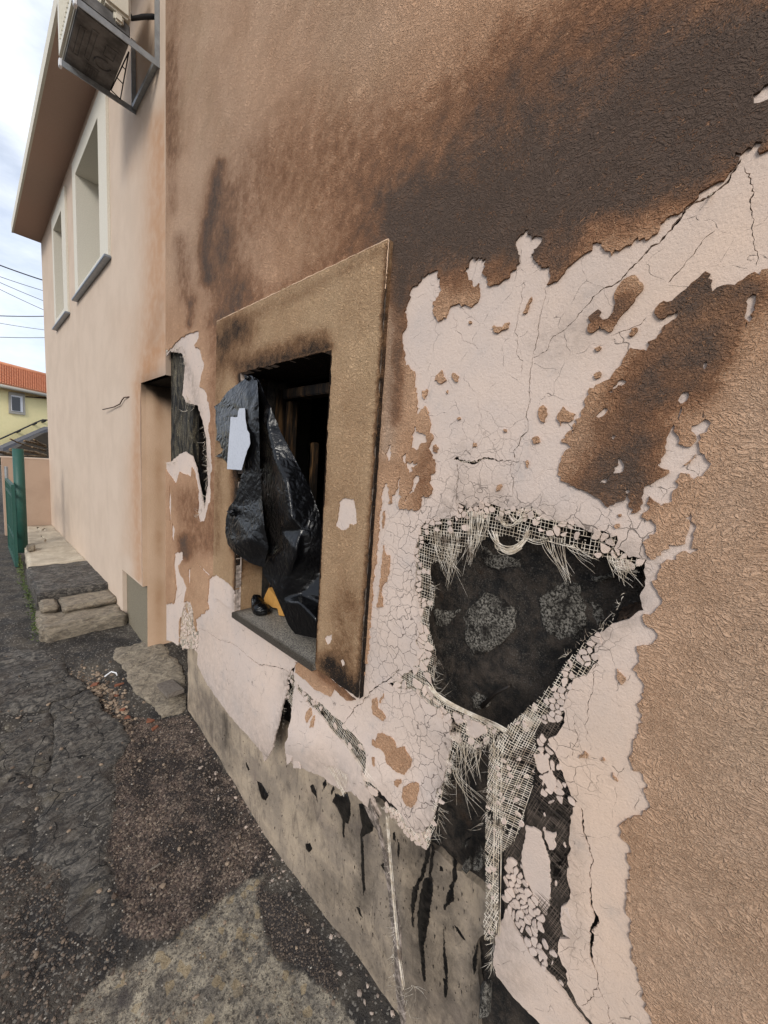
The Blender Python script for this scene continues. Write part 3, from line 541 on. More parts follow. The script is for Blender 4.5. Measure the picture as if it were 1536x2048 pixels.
ISL=[rough(uv(p),.004,.0016,seed=200+i) for i,p in enumerate([
 px('A',[(435,1275),(480,1230),(485,1285),(515,1310),(470,1335),(425,1310)]),px('A',[(555,1270),(580,1255),(610,1280),(600,1320),(560,1290)]),
 px('A',[(865,905),(880,890),(945,905),(965,875),(1000,868),(990,910),(940,925),(915,948),(875,930)]),px('A',[(1100,795),(1130,735),(1170,672),(1150,745),(1135,790)]),
 px('A',[(330,1390),(365,1375),(365,1420),(345,1455),(328,1430)]),px('A',[(688,858),(705,856),(708,872),(688,878)]),px('A',[(512,1400),(526,1385),(522,1412)]),
 px('D',[(465,345),(485,325),(505,355),(495,385),(470,378)]),px('D',[(640,135),(660,125),(668,140),(650,150)]),
 px('D',[(1245,55),(1270,38),(1300,100),(1280,165),(1250,150),(1235,110)]),px('D',[(1380,100),(1415,48),(1450,80),(1505,105),(1490,145),(1465,160),(1400,160),(1395,190),(1370,140)]),
 px('D',[(1190,280),(1230,265),(1248,310),(1200,320)]),px('D',[(980,215),(1000,215),(1003,235),(985,232)]),px('D',[(1140,450),(1155,440),(1165,465),(1155,498)]),
 px('D',[(760,315),(780,315),(782,340),(755,345)]),px('D',[(935,625),(960,615),(970,630),(950,660),(925,670)]),
 px('D',[(105,1060),(120,1130),(150,1140),(145,1220),(125,1330),(90,1370),(95,1440),(100,1510),(55,1515),(75,1400),(85,1300),(95,1150)]),px('D',[(100,820),(112,810),(108,900),(98,940)]),
 px('C',[(430,-229),(490,-259),(545,-229),(580,-159),(520,-89),(470,-9),(400,60),(355,130),(345,160),(320,175),(280,150),(240,120),(220,160),(190,180),(150,150),(160,115),(185,100),(158,60),(200,25),(235,0),(240,50),(270,80),(310,70),(350,20),(368,-50),(358,-119)]),
 px('C',[(470,190),(490,150),(535,140),(525,180),(500,205),(475,205)]),px('C',[(205,300),(250,280),(260,295),(225,320)]),px('C',[(200,500),(250,475),(260,490),(250,520),(210,530)]),
 px('C',[(385,1570),(410,1565),(412,1585),(395,1590)]),px('C',[(355,1660),(395,1640),(400,1665),(370,1680)]),
 px('G',[(320,500),(340,520),(355,460),(385,455),(440,480),(480,520),(490,570),(550,555),(570,600),(605,650),(590,710),(560,752),(510,730),(440,670),(410,590),(350,555),(320,530)]),
 px('G',[(555,850),(600,812),(660,815),(670,860),(660,930),(635,965),(590,950),(555,900)]),px('G',[(495,790),(535,780),(540,810),(520,835),(498,815)]),px('G',[(330,620),(345,620),(355,680),(340,660)]),
 px('G',[(315,210),(350,195),(355,280),(385,300),(410,350),(395,368),(350,340),(320,320),(310,270)]),px('G',[(375,200),(395,170),(395,200),(375,240),(365,230)]),
 px('F',[(945,880),(970,855),(985,900),(960,950),(945,920)]),px('F',[(985,940),(1005,905),(1010,980),(990,985)]),
 px('Q',[(1145,915),(1185,970),(1165,990),(1145,960)]),px('H',[(850,290),(880,265),(905,290),(900,310),(845,310)]),px('H',[(985,325),(1000,305),(1015,325)]),px('H',[(1065,405),(1085,440),(1098,460),(1075,450)]),
 px('F',[(850,525),(1000,570),(1100,640),(1290,800),(1230,805),(1180,770),(1130,715),(1110,775),(1050,750),(985,720),(950,680),(900,640),(850,600)]),
 px('C',[(890,1190),(905,1180),(960,1140),(985,1105),(975,1135),(940,1170),(905,1195)])])]
# bulges of the loose skin (towards the street)
BUL=[((560,1470),.022,55),((490,1390),.012,70),((650,1500),.016,60),((735,1570),.03,60),((850,1640),.028,60),((880,1440),.014,45),((610,1480),.02,45),((1040,1900),.02,90),((855,1200),-.01,40),((400,1230),.014,40),((950,1010),-.004,60),((1090,1330),.010,60)]
def warp(q):
    p=proj(np.column_stack([np.zeros(len(q)),q])); w=np.zeros(len(q))
    for c,a,r in BUL: w+=a*np.exp(-((p-np.array(c))**2).sum(1)/(r*r))
    return np.where(np.isfinite(w),w,0)
def pxof(q,x=0.):
    q=np.asarray(q); P=np.column_stack([np.full(len(q),x),q]); p=proj(P); bad=((P-CAM)@RW)[:,2]<.05; p[bad]=(3000,1000); return p
def strokes(lst,x=0.):
    def f(q):
        p=pxof(q,x); k=np.ones(len(p))
        for line,r,s in lst: k*=1-s*np.exp(-(segdist(np.array(line,float),p)/r)**2)
        return 1-k
    return f
SOOT=strokes([([(700,420),(900,330),(1150,230),(1500,40)],200,.27),([(860,430),(1000,400)],60,.3),([(345,0),(350,300)],26,.22),([(520,330),(470,520)],60,.16),([(1050,90),(1350,20)],90,.18),([(850,450),(960,430),(1100,390),(1250,320),(1400,230),(1600,90)],108,.84),([(1150,350),(1300,270),(1420,200),(1600,100)],100,.66),([(870,470),(1000,490),(1100,540)],70,.5),([(1300,380),(1500,270)],55,.6),([(1440,190),(1600,60)],70,.5),
 ([(1400,560),(1350,680),(1290,800),(1235,950)],80,.62),([(1470,610),(1390,760)],55,.45),([(1180,985),(1260,960)],58,.5),([(1250,610),(1180,640)],30,.55),([(1480,570),(1560,590)],40,.35),([(860,900),(850,1000)],30,.3),
 ([(442,330),(430,390),(424,440)],13,.6),([(416,450),(410,500),(418,560)],12,.6),([(386,600),(380,650)],9,.5),([(455,470),(448,520)],15,.4),([(455,390),(440,470),(430,560)],34,.35),([(480,580),(450,650)],38,.55),([(362,480),(375,600)],18,.3),([(800,440),(800,600)],20,.45),
 ([(440,640),(600,570),(780,470)],26,.18),([(812,470),(800,700),(790,840)],15,.5),([(845,480),(835,600)],25,.35),([(380,1000),(400,1080)],34,.35),([(368,1080),(372,1110)],13,.6),([(430,700),(425,900),(430,1100)],16,.25),
 ([(755,700),(740,1000)],14,.25),([(640,250),(800,330),(960,260),(1150,120),(1300,30)],150,.16),([(1000,260),(1150,190),(1400,80)],110,.40),([(340,100),(345,420)],16,.22),([(640,1340),(715,1400)],14,.5),([(1290,980),(1260,1010)],20,.3)])
TINT=strokes([([(1536,1300),(1450,1900)],260,.8),([(340,0),(420,250),(400,500)],120,.7),([(560,0),(700,60)],150,.5),([(720,540),(790,520),(790,640),(775,900)],18,.9),([(1480,1000),(1536,800)],90,.6),([(1170,900),(1210,850)],45,.5)])
GRIME=strokes([([(1100,690),(1160,660)],45,.35),([(1000,980),(930,980)],25,.25),([(905,1000),(930,900)],18,.25),([(540,1130),(420,1270)],40,.12),([(400,1330),(560,1500)],45,.25),([(650,1520),(760,1580)],40,.3),([(850,1640),(880,1560)],35,.25),([(770,1300),(850,1350)],50,.15),([(990,1780),(1030,1950)],40,.4),([(340,700),(360,760)],30,.2)])
WARM=strokes([([(1536,400),(1300,600)],150,.8),([(1200,1500),(1250,2048)],160,1.),([(1000,500),(1150,600)],80,.3)])
GRIME_=GRIME
RING=strokes([([(870,1060),(850,1200),(870,1330),(900,1420),(1010,1460),(1060,1400),(1180,1290),(1280,1220),(1290,1110),(1200,1080),(1080,1020),(900,1010),(870,1060)],20,.5),([(1010,1480),(1140,1600),(1150,1900)],22,.35),([(900,1480),(880,1620),(840,1680),(760,1610)],16,.5),([(575,1350),(570,1480)],10,.6),([(380,1330),(470,1460),(540,1510)],12,.4),([(345,690),(385,760),(420,960)],9,.5)])
GRIME=lambda q:1-(1-GRIME_(q))*(1-RING(q))
CRK=strokes([([(850,1060),(830,1200),(790,1330),(880,1420)],70,.9),([(950,1000),(1150,1040),(1290,1080)],30,.7),([(1260,1080),(1230,1090)],60,.8),([(1110,1330),(1180,1290)],55,.8),([(860,1600),(880,1480)],60,.9),([(1100,1440),(1150,1560)],45,.7),([(800,1630),(860,1680)],40,.9),([(1000,900),(900,980)],80,.35),([(1120,1700),(1180,2000)],40,.3)])
def skin_keep(q): return (inside(SK,q)|inside(SK3,q)|inside(SK2,q)) & ~inside(OPEN,q) & ~any_in(CR,q)
FR_OUT=uv([(433,642),(776,479),(716,1396),(633,1331)],XF)
ou_r=(FR_OUT[1][0]+FR_OUT[2][0])/2
FRAME=np.array([[uv([(430,900)],XF)[0][0],opBL[1]-.0],[uv([(433,642)],XF)[0][0],FR_OUT[0][1]],[ou_r,(FR_OUT[1][1]+FR_OUT[0][1])/2],[ou_r,FR_OUT[2][1]],[opBR[0],opBR[1]-.012],[opBR[0],oz1],[ou1,oz1],[ou1,opBL[1]]])
FRAME[1,1]=FRAME[2,1]
def finish_keep(q): return inside(SK,q)|inside(SK3,q)
vis=(.028,-.35,2.36,-.15,4.2)
def pk(q):
    pe=any_in(PEEL,q); return (~pe|any_in(ISL,q)) & skin_keep(q) & ~inside(FRAME*np.array([1,1]),q)
LOOPS=[SK,SK3,SK2,OPEN]+CR
sheet('base_coat',LOOPS,skin_keep,wallmap(0.,warp),.0055,MAT['base'],house,[(.024,-.35,2.36,-.15,4.2),(.3,-2.6,2.36,-.2,4.9)],dict(grime=GRIME,crk=CRK,warm=WARM))
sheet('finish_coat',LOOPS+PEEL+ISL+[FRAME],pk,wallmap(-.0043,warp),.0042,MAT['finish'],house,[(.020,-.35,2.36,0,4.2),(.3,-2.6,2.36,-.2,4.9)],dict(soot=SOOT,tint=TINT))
# ---- window surround: raised band of sand coloured stucco, one bare patch, broken lower left end
FS=strokes([([(480,735),(640,680)],26,.5),([(450,650),(600,590),(760,500)],16,.22),([(650,760),(640,1000)],14,.3),([(690,1000),(670,1330)],40,.16),([(440,690),(480,660)],34,.62),([(500,738),(655,695)],11,.5),([(704,1385),(655,1330)],26,.75),([(716,1390),(775,490)],4.5,.55),([(470,800),(470,1100)],11,.55),([(437,720),(433,1100)],14,.28),([(480,752),(470,1200)],5,.7),([(655,720),(632,1320)],4,.35),([(700,1200),(690,1380)],30,.25)],XF)
fpatch=rough(uv(px('K',[(1330,10),(1360,-20),(1470,-10),(1495,120),(1500,240),(1430,245),(1400,300),(1330,305),(1285,270),(1310,130)]),XF),.004,.002,seed=71)
fp2=[rough(uv(p,XF),.004,.002,seed=72+i) for i,p in enumerate([px('K',[(1170,1420),(1240,1370),(1250,1430),(1200,1500)]),px('K',[(1330,1640),(1360,1630),(1375,1700),(1350,1720)]),px('E',[(290,1510),(330,1490),(400,1540),(436,1580),(450,1710),(290,1710)])])]
FRr=rough(FRAME,.007,.0016,seed=70); FR2=FRr.copy(); FR2[:,0]=np.maximum(FR2[:,0],ou_r+.004)
fk=lambda q:inside(FRr,q)&~any_in([fpatch]+fp2,q)
bs=fk
sur=sheet('window_surround',[FR2],lambda q:inside(FR2,q),wallmap(XF+.003),-XF+.002,MAT['base'],house,[(.03,.6,1.9,.7,2.5)],dict(grime=lambda q:strokes([([(716,1390),(775,490)],9,1.),([(476,752),(468,1215)],6,.9)],XF)(q)))
sheet('stucco_coat',[FRr,fpatch]+fp2,fk,wallmap(XF),.0032,MAT['surround'],sur,[(.016,.6,1.9,.7,2.5)],dict(soot=FS,tint=strokes([([(700,800),(690,1200)],60,.5)],XF)))
# the surround's edge facing the camera is caked with soot, with a strip of render beside it
V,Fc,s,t=gridquad((-.0005,ou_r-.0012,FRAME[3,1]-.004),(XF+.004,ou_r-.0012,FRAME[3,1]-.004),(XF+.004,ou_r-.0012,FRAME[2,1]),(-.0005,ou_r-.0012,FRAME[2,1]),4,90)
V[:,1]-=.0022*np.abs(Wob(8,60.)(V[:,[0,2]]))
obj('side_return',V,Fc,MAT['surround'],sur,attrs=dict(soot=np.clip(1.02-.75*t**2.5,0,.97)),smooth=True)
for nm,(a,b_) in dict(top=((ou_r+.002,FRAME[2,1]),(FRAME[1,0],FRAME[2,1])),right=((ou_r-.0015,FRAME[2,1]-.12),(ou_r-.0015,FRAME[2,1]))).items():
    n=70; t=np.linspace(0,1,n)[:,None]; q=np.array(a)+(np.array(b_)-np.array(a))*t; g=np.random.default_rng(n); wd=.0010+.0016*np.abs(Wob(17,45.)(q)); q=q+g.normal(0,.0006,q.shape)
    MB().tube(np.column_stack([np.full(n,XF+.001),q]),wd,5).build('edge_bead',MAT['jamb'],sur,True)
# ---- reveals, sill, inner window, black room
XR=.165
rev=MB()
def reveal(a,b,sf):
    V,Fc,s,t=gridquad(*a,30,50); return obj('window_reveal',V,Fc,MAT['surround'],house,attrs=dict(soot=np.clip(sf(s,t),0,1),tint=0*s),smooth=True)
rv=reveal(((XF+.002,ou1+.001,oz0),(XR,ou1+.001,oz0),(XR,ou1+.001,oz1),(XF+.002,ou1+.001,oz1)),0,lambda s,t:.12+.95*np.clip((t-.16)/.4,0,1)+.75*np.exp(-(s/.16)**2)*np.clip(t*6,0.3,1)-.25*(t<.16))
reveal(((XF+.002,ou1,oz1-.0005),(XR,ou1,oz1-.0005),(XR,ou0,oz1-.0005),(XF+.002,ou0,oz1-.0005)),0,lambda s,t:1.+0*s)
reveal(((XR,ou0-.001,oz0),(XF+.002,ou0-.001,oz0),(XF+.002,ou0-.001,oz1),(XR,ou0-.001,oz1)),0,lambda s,t:.55+.5*t)
SZ=oz0+.012
b=bmesh.new(); bmesh.ops.create_cube(b,size=1)
for v in b.verts: v.co=((XF-.012+XR)/2+v.co.x*(XR-XF+.012),(ou0+ou1)/2+.0+v.co.y*(ou1-ou0+.004)*.999,SZ-.0125+v.co.z*.025)
bmesh.ops.bevel(b,geom=b.edges[:],offset=.003,segments=2,affect='EDGES'); bmesh.ops.subdivide_edges(b,edges=b.edges[:],cuts=14,use_grid_fill=True)
SV=np.array([tuple(v.co) for v in b.verts]); SF=[[v.index for v in f.verts] for f in b.faces]; b.free()
obj('window_sill',SV,SF,MAT['granite'],house,attrs=dict(soot=np.clip(.85*np.exp(-((SV[:,0]-XF+.012)/.012)**2)+.8*np.exp(-((SV[:,1]-ou1)/.03)**2),0,.9)))
win=obj('window',*gridquad((XR+.03,ou0-.08,oz0-.02),(XR+.03,ou0-.08,oz1+.02),(XR+.0301,ou0-.02,oz1+.02),(XR+.0301,ou0-.02,oz0-.02),1,1)[:2],MAT['dark'],house)
def beam(lo,hi,bev=.004): return MB().box(lo,hi,bev)
beam((XR-.03,ou1-.022,SZ),(XR+.035,ou1-.004,oz1-.03)).build('frame',MAT['burnt_wood'],win)
beam((XR-.02,ou0,oz1-.075),(XR+.035,ou1-.05,oz1-.035)).build('frame',MAT['burnt_wood'],win)
beam((XR-.01,ou1-.095,SZ),(XR+.03,ou1-.06,oz1-.085)).build('sash_stile',MAT['burnt_wood'],win)
beam((XR+.05,ou1-.19,SZ),(XR+.08,ou1-.165,oz1-.25)).build('sash_stile',MAT['burnt_wood'],win)
room=MB()
for lo,hi in (((XR+.6,.3,.7),(XR+.62,2.2,2.7)),((XR,.28,.7),(XR+.62,.3,2.7)),((XR+.1,2.2,.7),(XR+.62,2.22,2.7)),((XR,.3,2.66),(XR+.62,2.2,2.7)),((XR,.3,.66),(XR+.62,2.2,.7))): room.box(lo,hi)
room.build('room_lining',MAT['dark'],house)
# ---- masonry behind the lost insulation, plinth, tar runs
US=2.238
def char_keep(q): return inside(np.array([[UR,ZB],[US,ZB],[US,ZT],[UR,ZT]]),q)&~inside(OPEN,q)
cw=Wob(40,26.); cw2=Wob(41,75.)
def cmap(q,d): return np.stack([.104-.006*cw(q)-.0025*cw2(q)+d,q[:,0],q[:,1]],1)
sheet('masonry_wall',[np.array([[UR,ZB],[US,ZB],[US,ZT],[UR,ZT]]),OPEN],char_keep,cmap,.1,MAT['char'],house,[(.012,-.05,.8,.4,1.75),(.04,-.3,2.2,0,2.8)])
for i,(p,pr) in enumerate([(px('Q',[(410,690),(440,630),(520,560),(600,590),(650,640),(650,740),(590,800),(500,850),(450,860),(420,790)]),.007),(px('Q',[(770,600),(830,540),(900,500),(960,520),(990,640),(1000,720),(960,790),(880,800),(820,760),(780,680)]),.005),(px('Q',[(500,330),(560,380),(640,390),(680,400),(680,440),(540,440),(500,400)]),.005),(px('Q',[(440,1060),(480,1035),(520,1060),(530,1100),(470,1120)]),.010),(px('Q',[(1000,600),(1060,620),(1090,690),(1040,730)]),.009),(px('Q',[(270,640),(330,650),(400,640),(330,720),(270,720)]),.01),(px('Q',[(1010,500),(1060,480),(1130,465),(1125,490),(1050,510)]),.022)]):
    q=rough(uv(p,.09),.006,.003,seed=300+i); lo,hi=q.min(0),q.max(0); cen=q.mean(0); w3=Wob(310+i,60.)
    def mf(P,d,q=q,pr=pr,w3=w3):
        e=np.min(np.linalg.norm(P[:,None]-q[None],axis=2),1)
        return np.stack([.100-pr*(1-np.exp(-e/.010))-.0015*w3(P)+(d*.5 if d else 0),P[:,0],P[:,1]],1)
    sheet('mortar_patch',[q],lambda P,q=q:inside(q,P),mf,.03,MAT['mortar'],house,[(.007,lo[0],hi[0],lo[1],hi[1])])
CI=np.array([[2.04,1.35],[UL-.004,1.35],[UL-.004,2.35],[2.04,2.35]]); ci1,ci2=Wob(45,40.),Wob(46,110.)
m=M_('burnt_insulation',.75,.35); n=m.noise(30,6,.75,.8,m.map((1,1.3,.28))); f=m.noise(210,3,.7); c=m.mix(m.step(n,.40,.60),(.006,.006,.005),(.085,.068,.045)); c=m.mix(m.math('MULTIPLY',m.step(f,.53,.64,0,.9),m.step(n,.46,.6)),c,(.34,.31,.20)); m.col(c); m.bump((n,1.,.02),(f,.8,.004)); MAT['burnt_ins']=m.m
sheet('burnt_insulation',[CI],lambda q:inside(CI,q),lambda q,d:np.stack([.026-.008*ci1(q*np.array([1,.3]))-.004*ci2(q*np.array([1,.4]))+d,q[:,0],q[:,1]],1),.03,MAT['burnt_ins'],house,[(.010,2.0,2.4,1.3,2.4)])
# charred stick and shards inside the cavities
for p0,p1,r in ((( 'Q',[(505,1095)]),('Q',[(640,995)]),.006),):
    a=onX(px(*p0),.075)[0]; c=onX(px(*p1),.06)[0]; MB().tube([a,(a+c)/2+[0,.004,.004],c],[r,r*.8,r*.6],6).build('charred_stick',MAT['burnt_wood'],house,True)
PL=rough(np.concatenate([uv(px('X',[(376,1270),(575,1452),(755,1606)],'G',[(700,1290),(780,1330),(890,1440),(960,1480),(1030,1536)],'H',[(190,1150),(250,1220),(270,1300),(250,1450),(175,1520),(180,1700),(190,1850),(180,2048),(200,2200)]),D_),[[.55,ZB],[US-.002,ZB]]]),.012,.002,seed=60)
pw=Wob(61,7.); pw2=Wob(62,30.)
PSO=strokes([([(560,1560),(700,1820),(820,2000)],60,.10),([(820,1720),(960,1850)],80,.15),([(400,1400),(460,1520)],25,.3),([(690,1610),(700,1680)],26,.5),([(735,1630),(730,1700),(727,1800)],22,.55),([(850,1710),(830,1850),(850,1960)],34,.6),([(900,1760),(890,1900),(895,2000)],26,.5),([(960,1900),(950,2048)],30,.6),([(900,2048),(760,1960),(640,1800)],40,.28),([(620,1600),(625,1640)],12,.4),([(450,1430),(452,1490)],9,.6),([(524,1580),(526,1600)],16,.35),([(800,1700),(880,1690)],30,.45),([(560,1440),(600,1500)],20,.25),([(640,1750),(700,1800)],26,.3)],D_)
pl=sheet('plinth',[PL],lambda q:inside(PL,q),lambda q,d:np.stack([D_-.004*pw(q)-.0012*pw2(q)+d,q[:,0],q[:,1]],1),.02,MAT['plinth'],house,[(.016,.3,2.2,-.1,.9)],dict(soot=PSO))
TAR=[[(290,290),(310,300),(345,365),(335,388),(315,380),(298,330)],[(538,610),(560,605),(572,640),(555,655),(538,635)],[(560,315),(575,310),(590,345),(598,400),(588,370),(565,345)],[(625,300),(640,280),(645,310),(630,335)],[(668,340),(682,315),(686,335),(670,360)],
 [(690,350),(720,365),(750,350),(765,400),(768,460),(755,510),(738,500),(735,575),(728,580),(725,490),(700,430),(675,400)],[(810,410),(850,400),(900,440),(918,460),(880,545),(850,560),(832,575),(838,700),(845,850),(836,875),(830,800),(822,640),(818,560),(830,520)],
 [(925,715),(950,702),(966,720),(970,800),(955,770)],[(985,560),(995,550),(1000,600),(988,590)],[(1015,600),(1022,640),(1014,690),(1010,640)],
 [(1158,618),(1170,610),(1172,680),(1150,760),(1120,830),(1100,930),(1090,990),(1095,1040),(1085,1030),(1078,920),(1090,840),(1130,770)],[(1180,620),(1195,640),(1190,720),(1180,780),(1190,860),(1175,960),(1160,1040),(1145,1130),(1150,1250),(1155,1310),(1145,1310),(1130,1200),(1115,1080),(1112,960),(1130,860),(1150,790),(1170,780),(1172,720)],
 [(1290,680),(1312,720),(1310,800),(1290,840),(1296,910),(1275,915),(1248,950),(1245,930),(1270,850),(1290,790)],[(1242,1050),(1250,1150),(1262,1240),(1265,1330),(1250,1300),(1240,1180)],[(1405,1160),(1415,1130),(1412,1240),(1395,1285),(1390,1230)],[(1300,1030),(1330,1065),(1355,1110),(1345,1105),(1318,1070)],[(1222,730),(1235,735),(1240,755),(1222,752)],
 [(235,190),(252,230),(245,235),(236,210)],[(800,935),(815,940),(830,990),(818,980)],[(1240,1310),(1265,1300),(1262,1380),(1250,1400)]]
for i,p in enumerate(TAR):
    q=rough(uv(px('L',p),D_-.004),.004,.0016,seed=400+i); lo,hi=q.min(0),q.max(0)
    def mf(P,d,q=q):
        if d: return np.stack([D_+.004+0*P[:,0],P[:,0],P[:,1]],1)
        e=np.min(np.linalg.norm(P[:,None]-q[None],axis=2),1)
        return np.stack([D_-.004*pw(P)-.0012*pw2(P)-.0015-.0045*(1-np.exp(-e/.006)),P[:,0],P[:,1]],1)
    sheet('tar_run',[q],lambda P,q=q:inside(q,P),mf,.004,MAT['tar'],pl,[(.008,lo[0],hi[0],lo[1],hi[1])])
# tiny runs and spatter
sp=[];g=np.random.default_rng(9)
for k in range(420):
    p=onX([(g.uniform(430,990),g.uniform(1450,2030))],D_)[0]
    if inside(PL,np.array([p[1:]]))[0]: l=g.uniform(.002,.012); sp.append(np.array([p+[-.0035,0,0],p+[-.0035,g.normal(0,.001),-l]]))
V,Fc=tubes(sp,[np.array([.0012,.0007])*g.uniform(.6,1.5) for _ in sp],4); obj('tar_spatter',V,Fc,MAT['tar'],pl,kind='stuff')
# scorched mineral wool left at the right edge of the hole, fuzzy
iw=uv(px('Q',[(1180,385),(1285,398),(1277,470),(1272,642),(1215,672),(1140,702)])); iw=rough(iw,.004,.0016,False,33)
n=len(iw); xs=np.linspace(.006,.10,12); V=[];
for k,x in enumerate(xs):
    j=RNG.normal(0,.0018,(n,2)); o_=np.array([.0,0]); V.append(np.column_stack([np.full(n,x),iw+j+np.array([.35,.0])*(x-.006)*RNG.uniform(.0,.6)]))
V=np.concatenate(V); Fc=[(k*n+i,k*n+i+1,(k+1)*n+i+1,(k+1)*n+i) for k in range(11) for i in range(n-1)]
obj('insulation',V,Fc,MAT['wool'],house,smooth=True)
# body of the house behind the street wall
bd=MB(); 
for lo,hi in (((.21,UR+.02,ZB),(4.5,UR+.22,ZT)),((.21,US-.2,ZB),(4.5,US-.01,ZT)),((4.3,UR+.22,ZB),(4.5,US-.2,ZT))): bd.box(lo,hi)
bd.build('side_wall',MAT['render_grey'],house)
MB().box((-.3,UR-.1,ZT),(4.7,UL-.003,ZT+.12)).build('roof',MAT['soffit'],house)

# ---- torn glass-fibre mesh, flakes of mortar hanging in it, loose fibres
def area(p): x,y=p[:,0],p[:,1]; return .5*abs(np.sum(x*np.roll(y,-1)-y*np.roll(x,-1)))
VOID=[uv(px('Q',[(265,420),(260,480),(275,560),(258,650),(258,740),(285,830),(290,900),(275,980),(290,1040),(330,1075),(430,1120),(530,1160),(610,1195),(660,1160),(740,1080),(800,1020),(850,970),(870,920),(920,860),(980,800),(1040,745),(1110,700),(1165,480),(1100,400),(1020,400),(960,340),(900,330),(830,300),(760,320),(705,300),(690,340),(640,300),(560,300),(540,290),(480,330),(450,380),(430,330),(380,400),(350,440),(330,410)]))]
def zone(*s): return uv(px(*s))
Z_top=zone('Q',[(385,120),(430,150),(540,125),(600,145),(680,155),(740,140),(780,180),(805,210),(900,212),(960,236),(1010,260),(1090,260),(1152,285),(1138,345),(1205,385),(1290,395),(1245,445),(1165,470),(1100,400),(1020,400),(960,340),(900,330),(830,300),(760,320),(705,300),(690,340),(640,290),(560,290),(540,290),(480,330),(450,380),(430,330),(380,400),(350,440),(330,410),(265,420),(260,480),(275,560),(255,650),(240,640),(180,600),(175,520),(185,440),(175,360),(195,280),(230,205),(300,195),(375,185)])
Z_left=zone('Q',[(180,600),(240,640),(258,740),(285,830),(290,900),(275,980),(290,1040),(330,1075),(430,1120),(530,1160),(610,1195),(560,1240),(370,1262),(360,1175),(325,1140),(245,1110),(180,1040),(100,1008),(52,962),(62,895),(110,850),(100,790),(145,715),(190,680)])
Z_right=zone('Q',[(610,1195),(660,1160),(740,1080),(800,1020),(850,970),(870,920),(920,860),(980,800),(1040,745),(1110,700),(1145,695),(1065,745),(1055,800),(1050,895),(1005,955),(945,965),(930,1015),(895,1092),(885,1165),(700,1210),(600,1250)])
Z_drape=zone('H',[(330,150),(400,80),(470,20),(560,-30),(600,60),(560,140),(560,230),(600,300),(560,400),(540,520),(500,620),(490,740),(420,850),(350,900),(345,1000),(350,1200),(360,1290),(330,1400),(270,1420),(258,1300),(272,1200),(262,900),(268,600),(283,350),(290,200)])
Z_diam=zone('H',[(560,140),(600,60),(640,-30),(735,60),(700,170),(640,185),(690,290),(740,430),(790,560),(835,600),(800,645),(780,850),(770,1100),(780,1240),(745,1640),(775,1690),(785,1800),(835,1925),(905,2050),(860,2020),(700,1780),(600,1630),(500,1470),(430,1360),(360,1290),(345,1000),(350,900),(420,850),(490,740),(500,620),(540,520),(560,400),(600,300),(560,230)])
Z_tong=zone('G',[(890,384),(1000,330),(1110,350),(1250,430),(1215,505),(1150,560),(1090,600),(1000,560),(940,560),(920,620),(900,700),(855,705),(840,665),(880,560)])
Z_tip=zone('G',[(390,985),(440,960),(520,990),(600,1075),(660,1130),(730,1120),(770,1080),(800,1000),(805,1100),(770,1200),(748,1278),(700,1280),(650,1230),(600,1170),(540,1110),(440,1010)])
Z_tip2=zone('G',[(895,700),(850,780),(835,850),(822,960),(800,1000),(765,1000),(785,880),(825,815),(850,700)])
Z_corn=zone('E',[(150,1630),(190,1628),(226,1700),(232,1850),(222,1960),(200,1925),(130,1925),(110,1885),(120,1755),(140,1650)])
Z_band=zone('F',[(830,640),(900,722),(1000,800),(1080,862),(1190,950),(1290,1050),(1390,1175),(1430,1300),(1510,1400),(1480,1450),(1400,1385),(1345,1260),(1232,1140),(1112,1010),(1045,920),(975,860),(895,780),(832,705)])
Z_slit=zone('F',[(780,590),(815,580),(832,640),(836,760),(838,880),(790,800),(765,800)])
Z_k3=zone('D',[(600,430),(700,440),(830,415),(880,425),(880,445),(700,468),(620,465)])
Z_low=zone('F',[(1095,1262),(1160,1255),(1275,1320),(1275,1400),(1240,1480),(1195,1400),(1150,1330)])
def meshgrid_part(name,Z,sp,x,mat,seed,rad=.0006,wob=.0022,ang=0.,holes=(),bulge=None,parent=house,jit=.12,pull=None):
    g=np.random.default_rng(seed); w1,w2,w3=Wob(seed,16.),Wob(seed+1,16.),Wob(seed+2,28.)
    lo,hi=Z.min(0)-.02,Z.max(0)+.02; c=(lo+hi)/2; R=np.array([[math.cos(ang),-math.sin(ang)],[math.sin(ang),math.cos(ang)]]); half=np.linalg.norm(hi-lo)/2
    lines=[];rr=[]
    for d in (0,1):
        for k in np.arange(-half,half,sp):
            if g.random()<.05: continue
            t=np.arange(-half,half,sp*.5); q=np.zeros((len(t),2)); q[:,d]=t; q[:,1-d]=k+g.normal(0,sp*jit)
            q=q@R.T+c; q=q+np.column_stack([w1(q),w2(q)])*wob
            m=inside(Z,q)&~any_in(holes,q)&(Wob(seed+5,45.)(q)+g.normal(0,.15,len(q))<1.05)&(g.random(len(q))>.015)
            if pull is not None: q=pull(q)
            X=x-.0022*w3(q)+(0 if bulge is None else -bulge(q))+(.0006 if d else 0)
            P=np.column_stack([X,q]); i=0
            idx=np.where(m)[0]
            if len(idx)<2: continue
            for run in np.split(idx,np.where(np.diff(idx)>1)[0]+1):
                if len(run)>=2: lines.append(P[run]); rr.append(rad*g.uniform(.7,1.3))
    V,Fc=tubes(lines,rr,4); return obj(name,V,Fc,mat,parent,smooth=True,kind='stuff')
wb=lambda q:warp(q)
def drb(q): 
    p=pxof(q); return warp(q)+.028*np.exp(-(segdist(np.array([(1000,1500),(985,1650),(985,1850)],float),p)/45)**2)
SPM=.0062
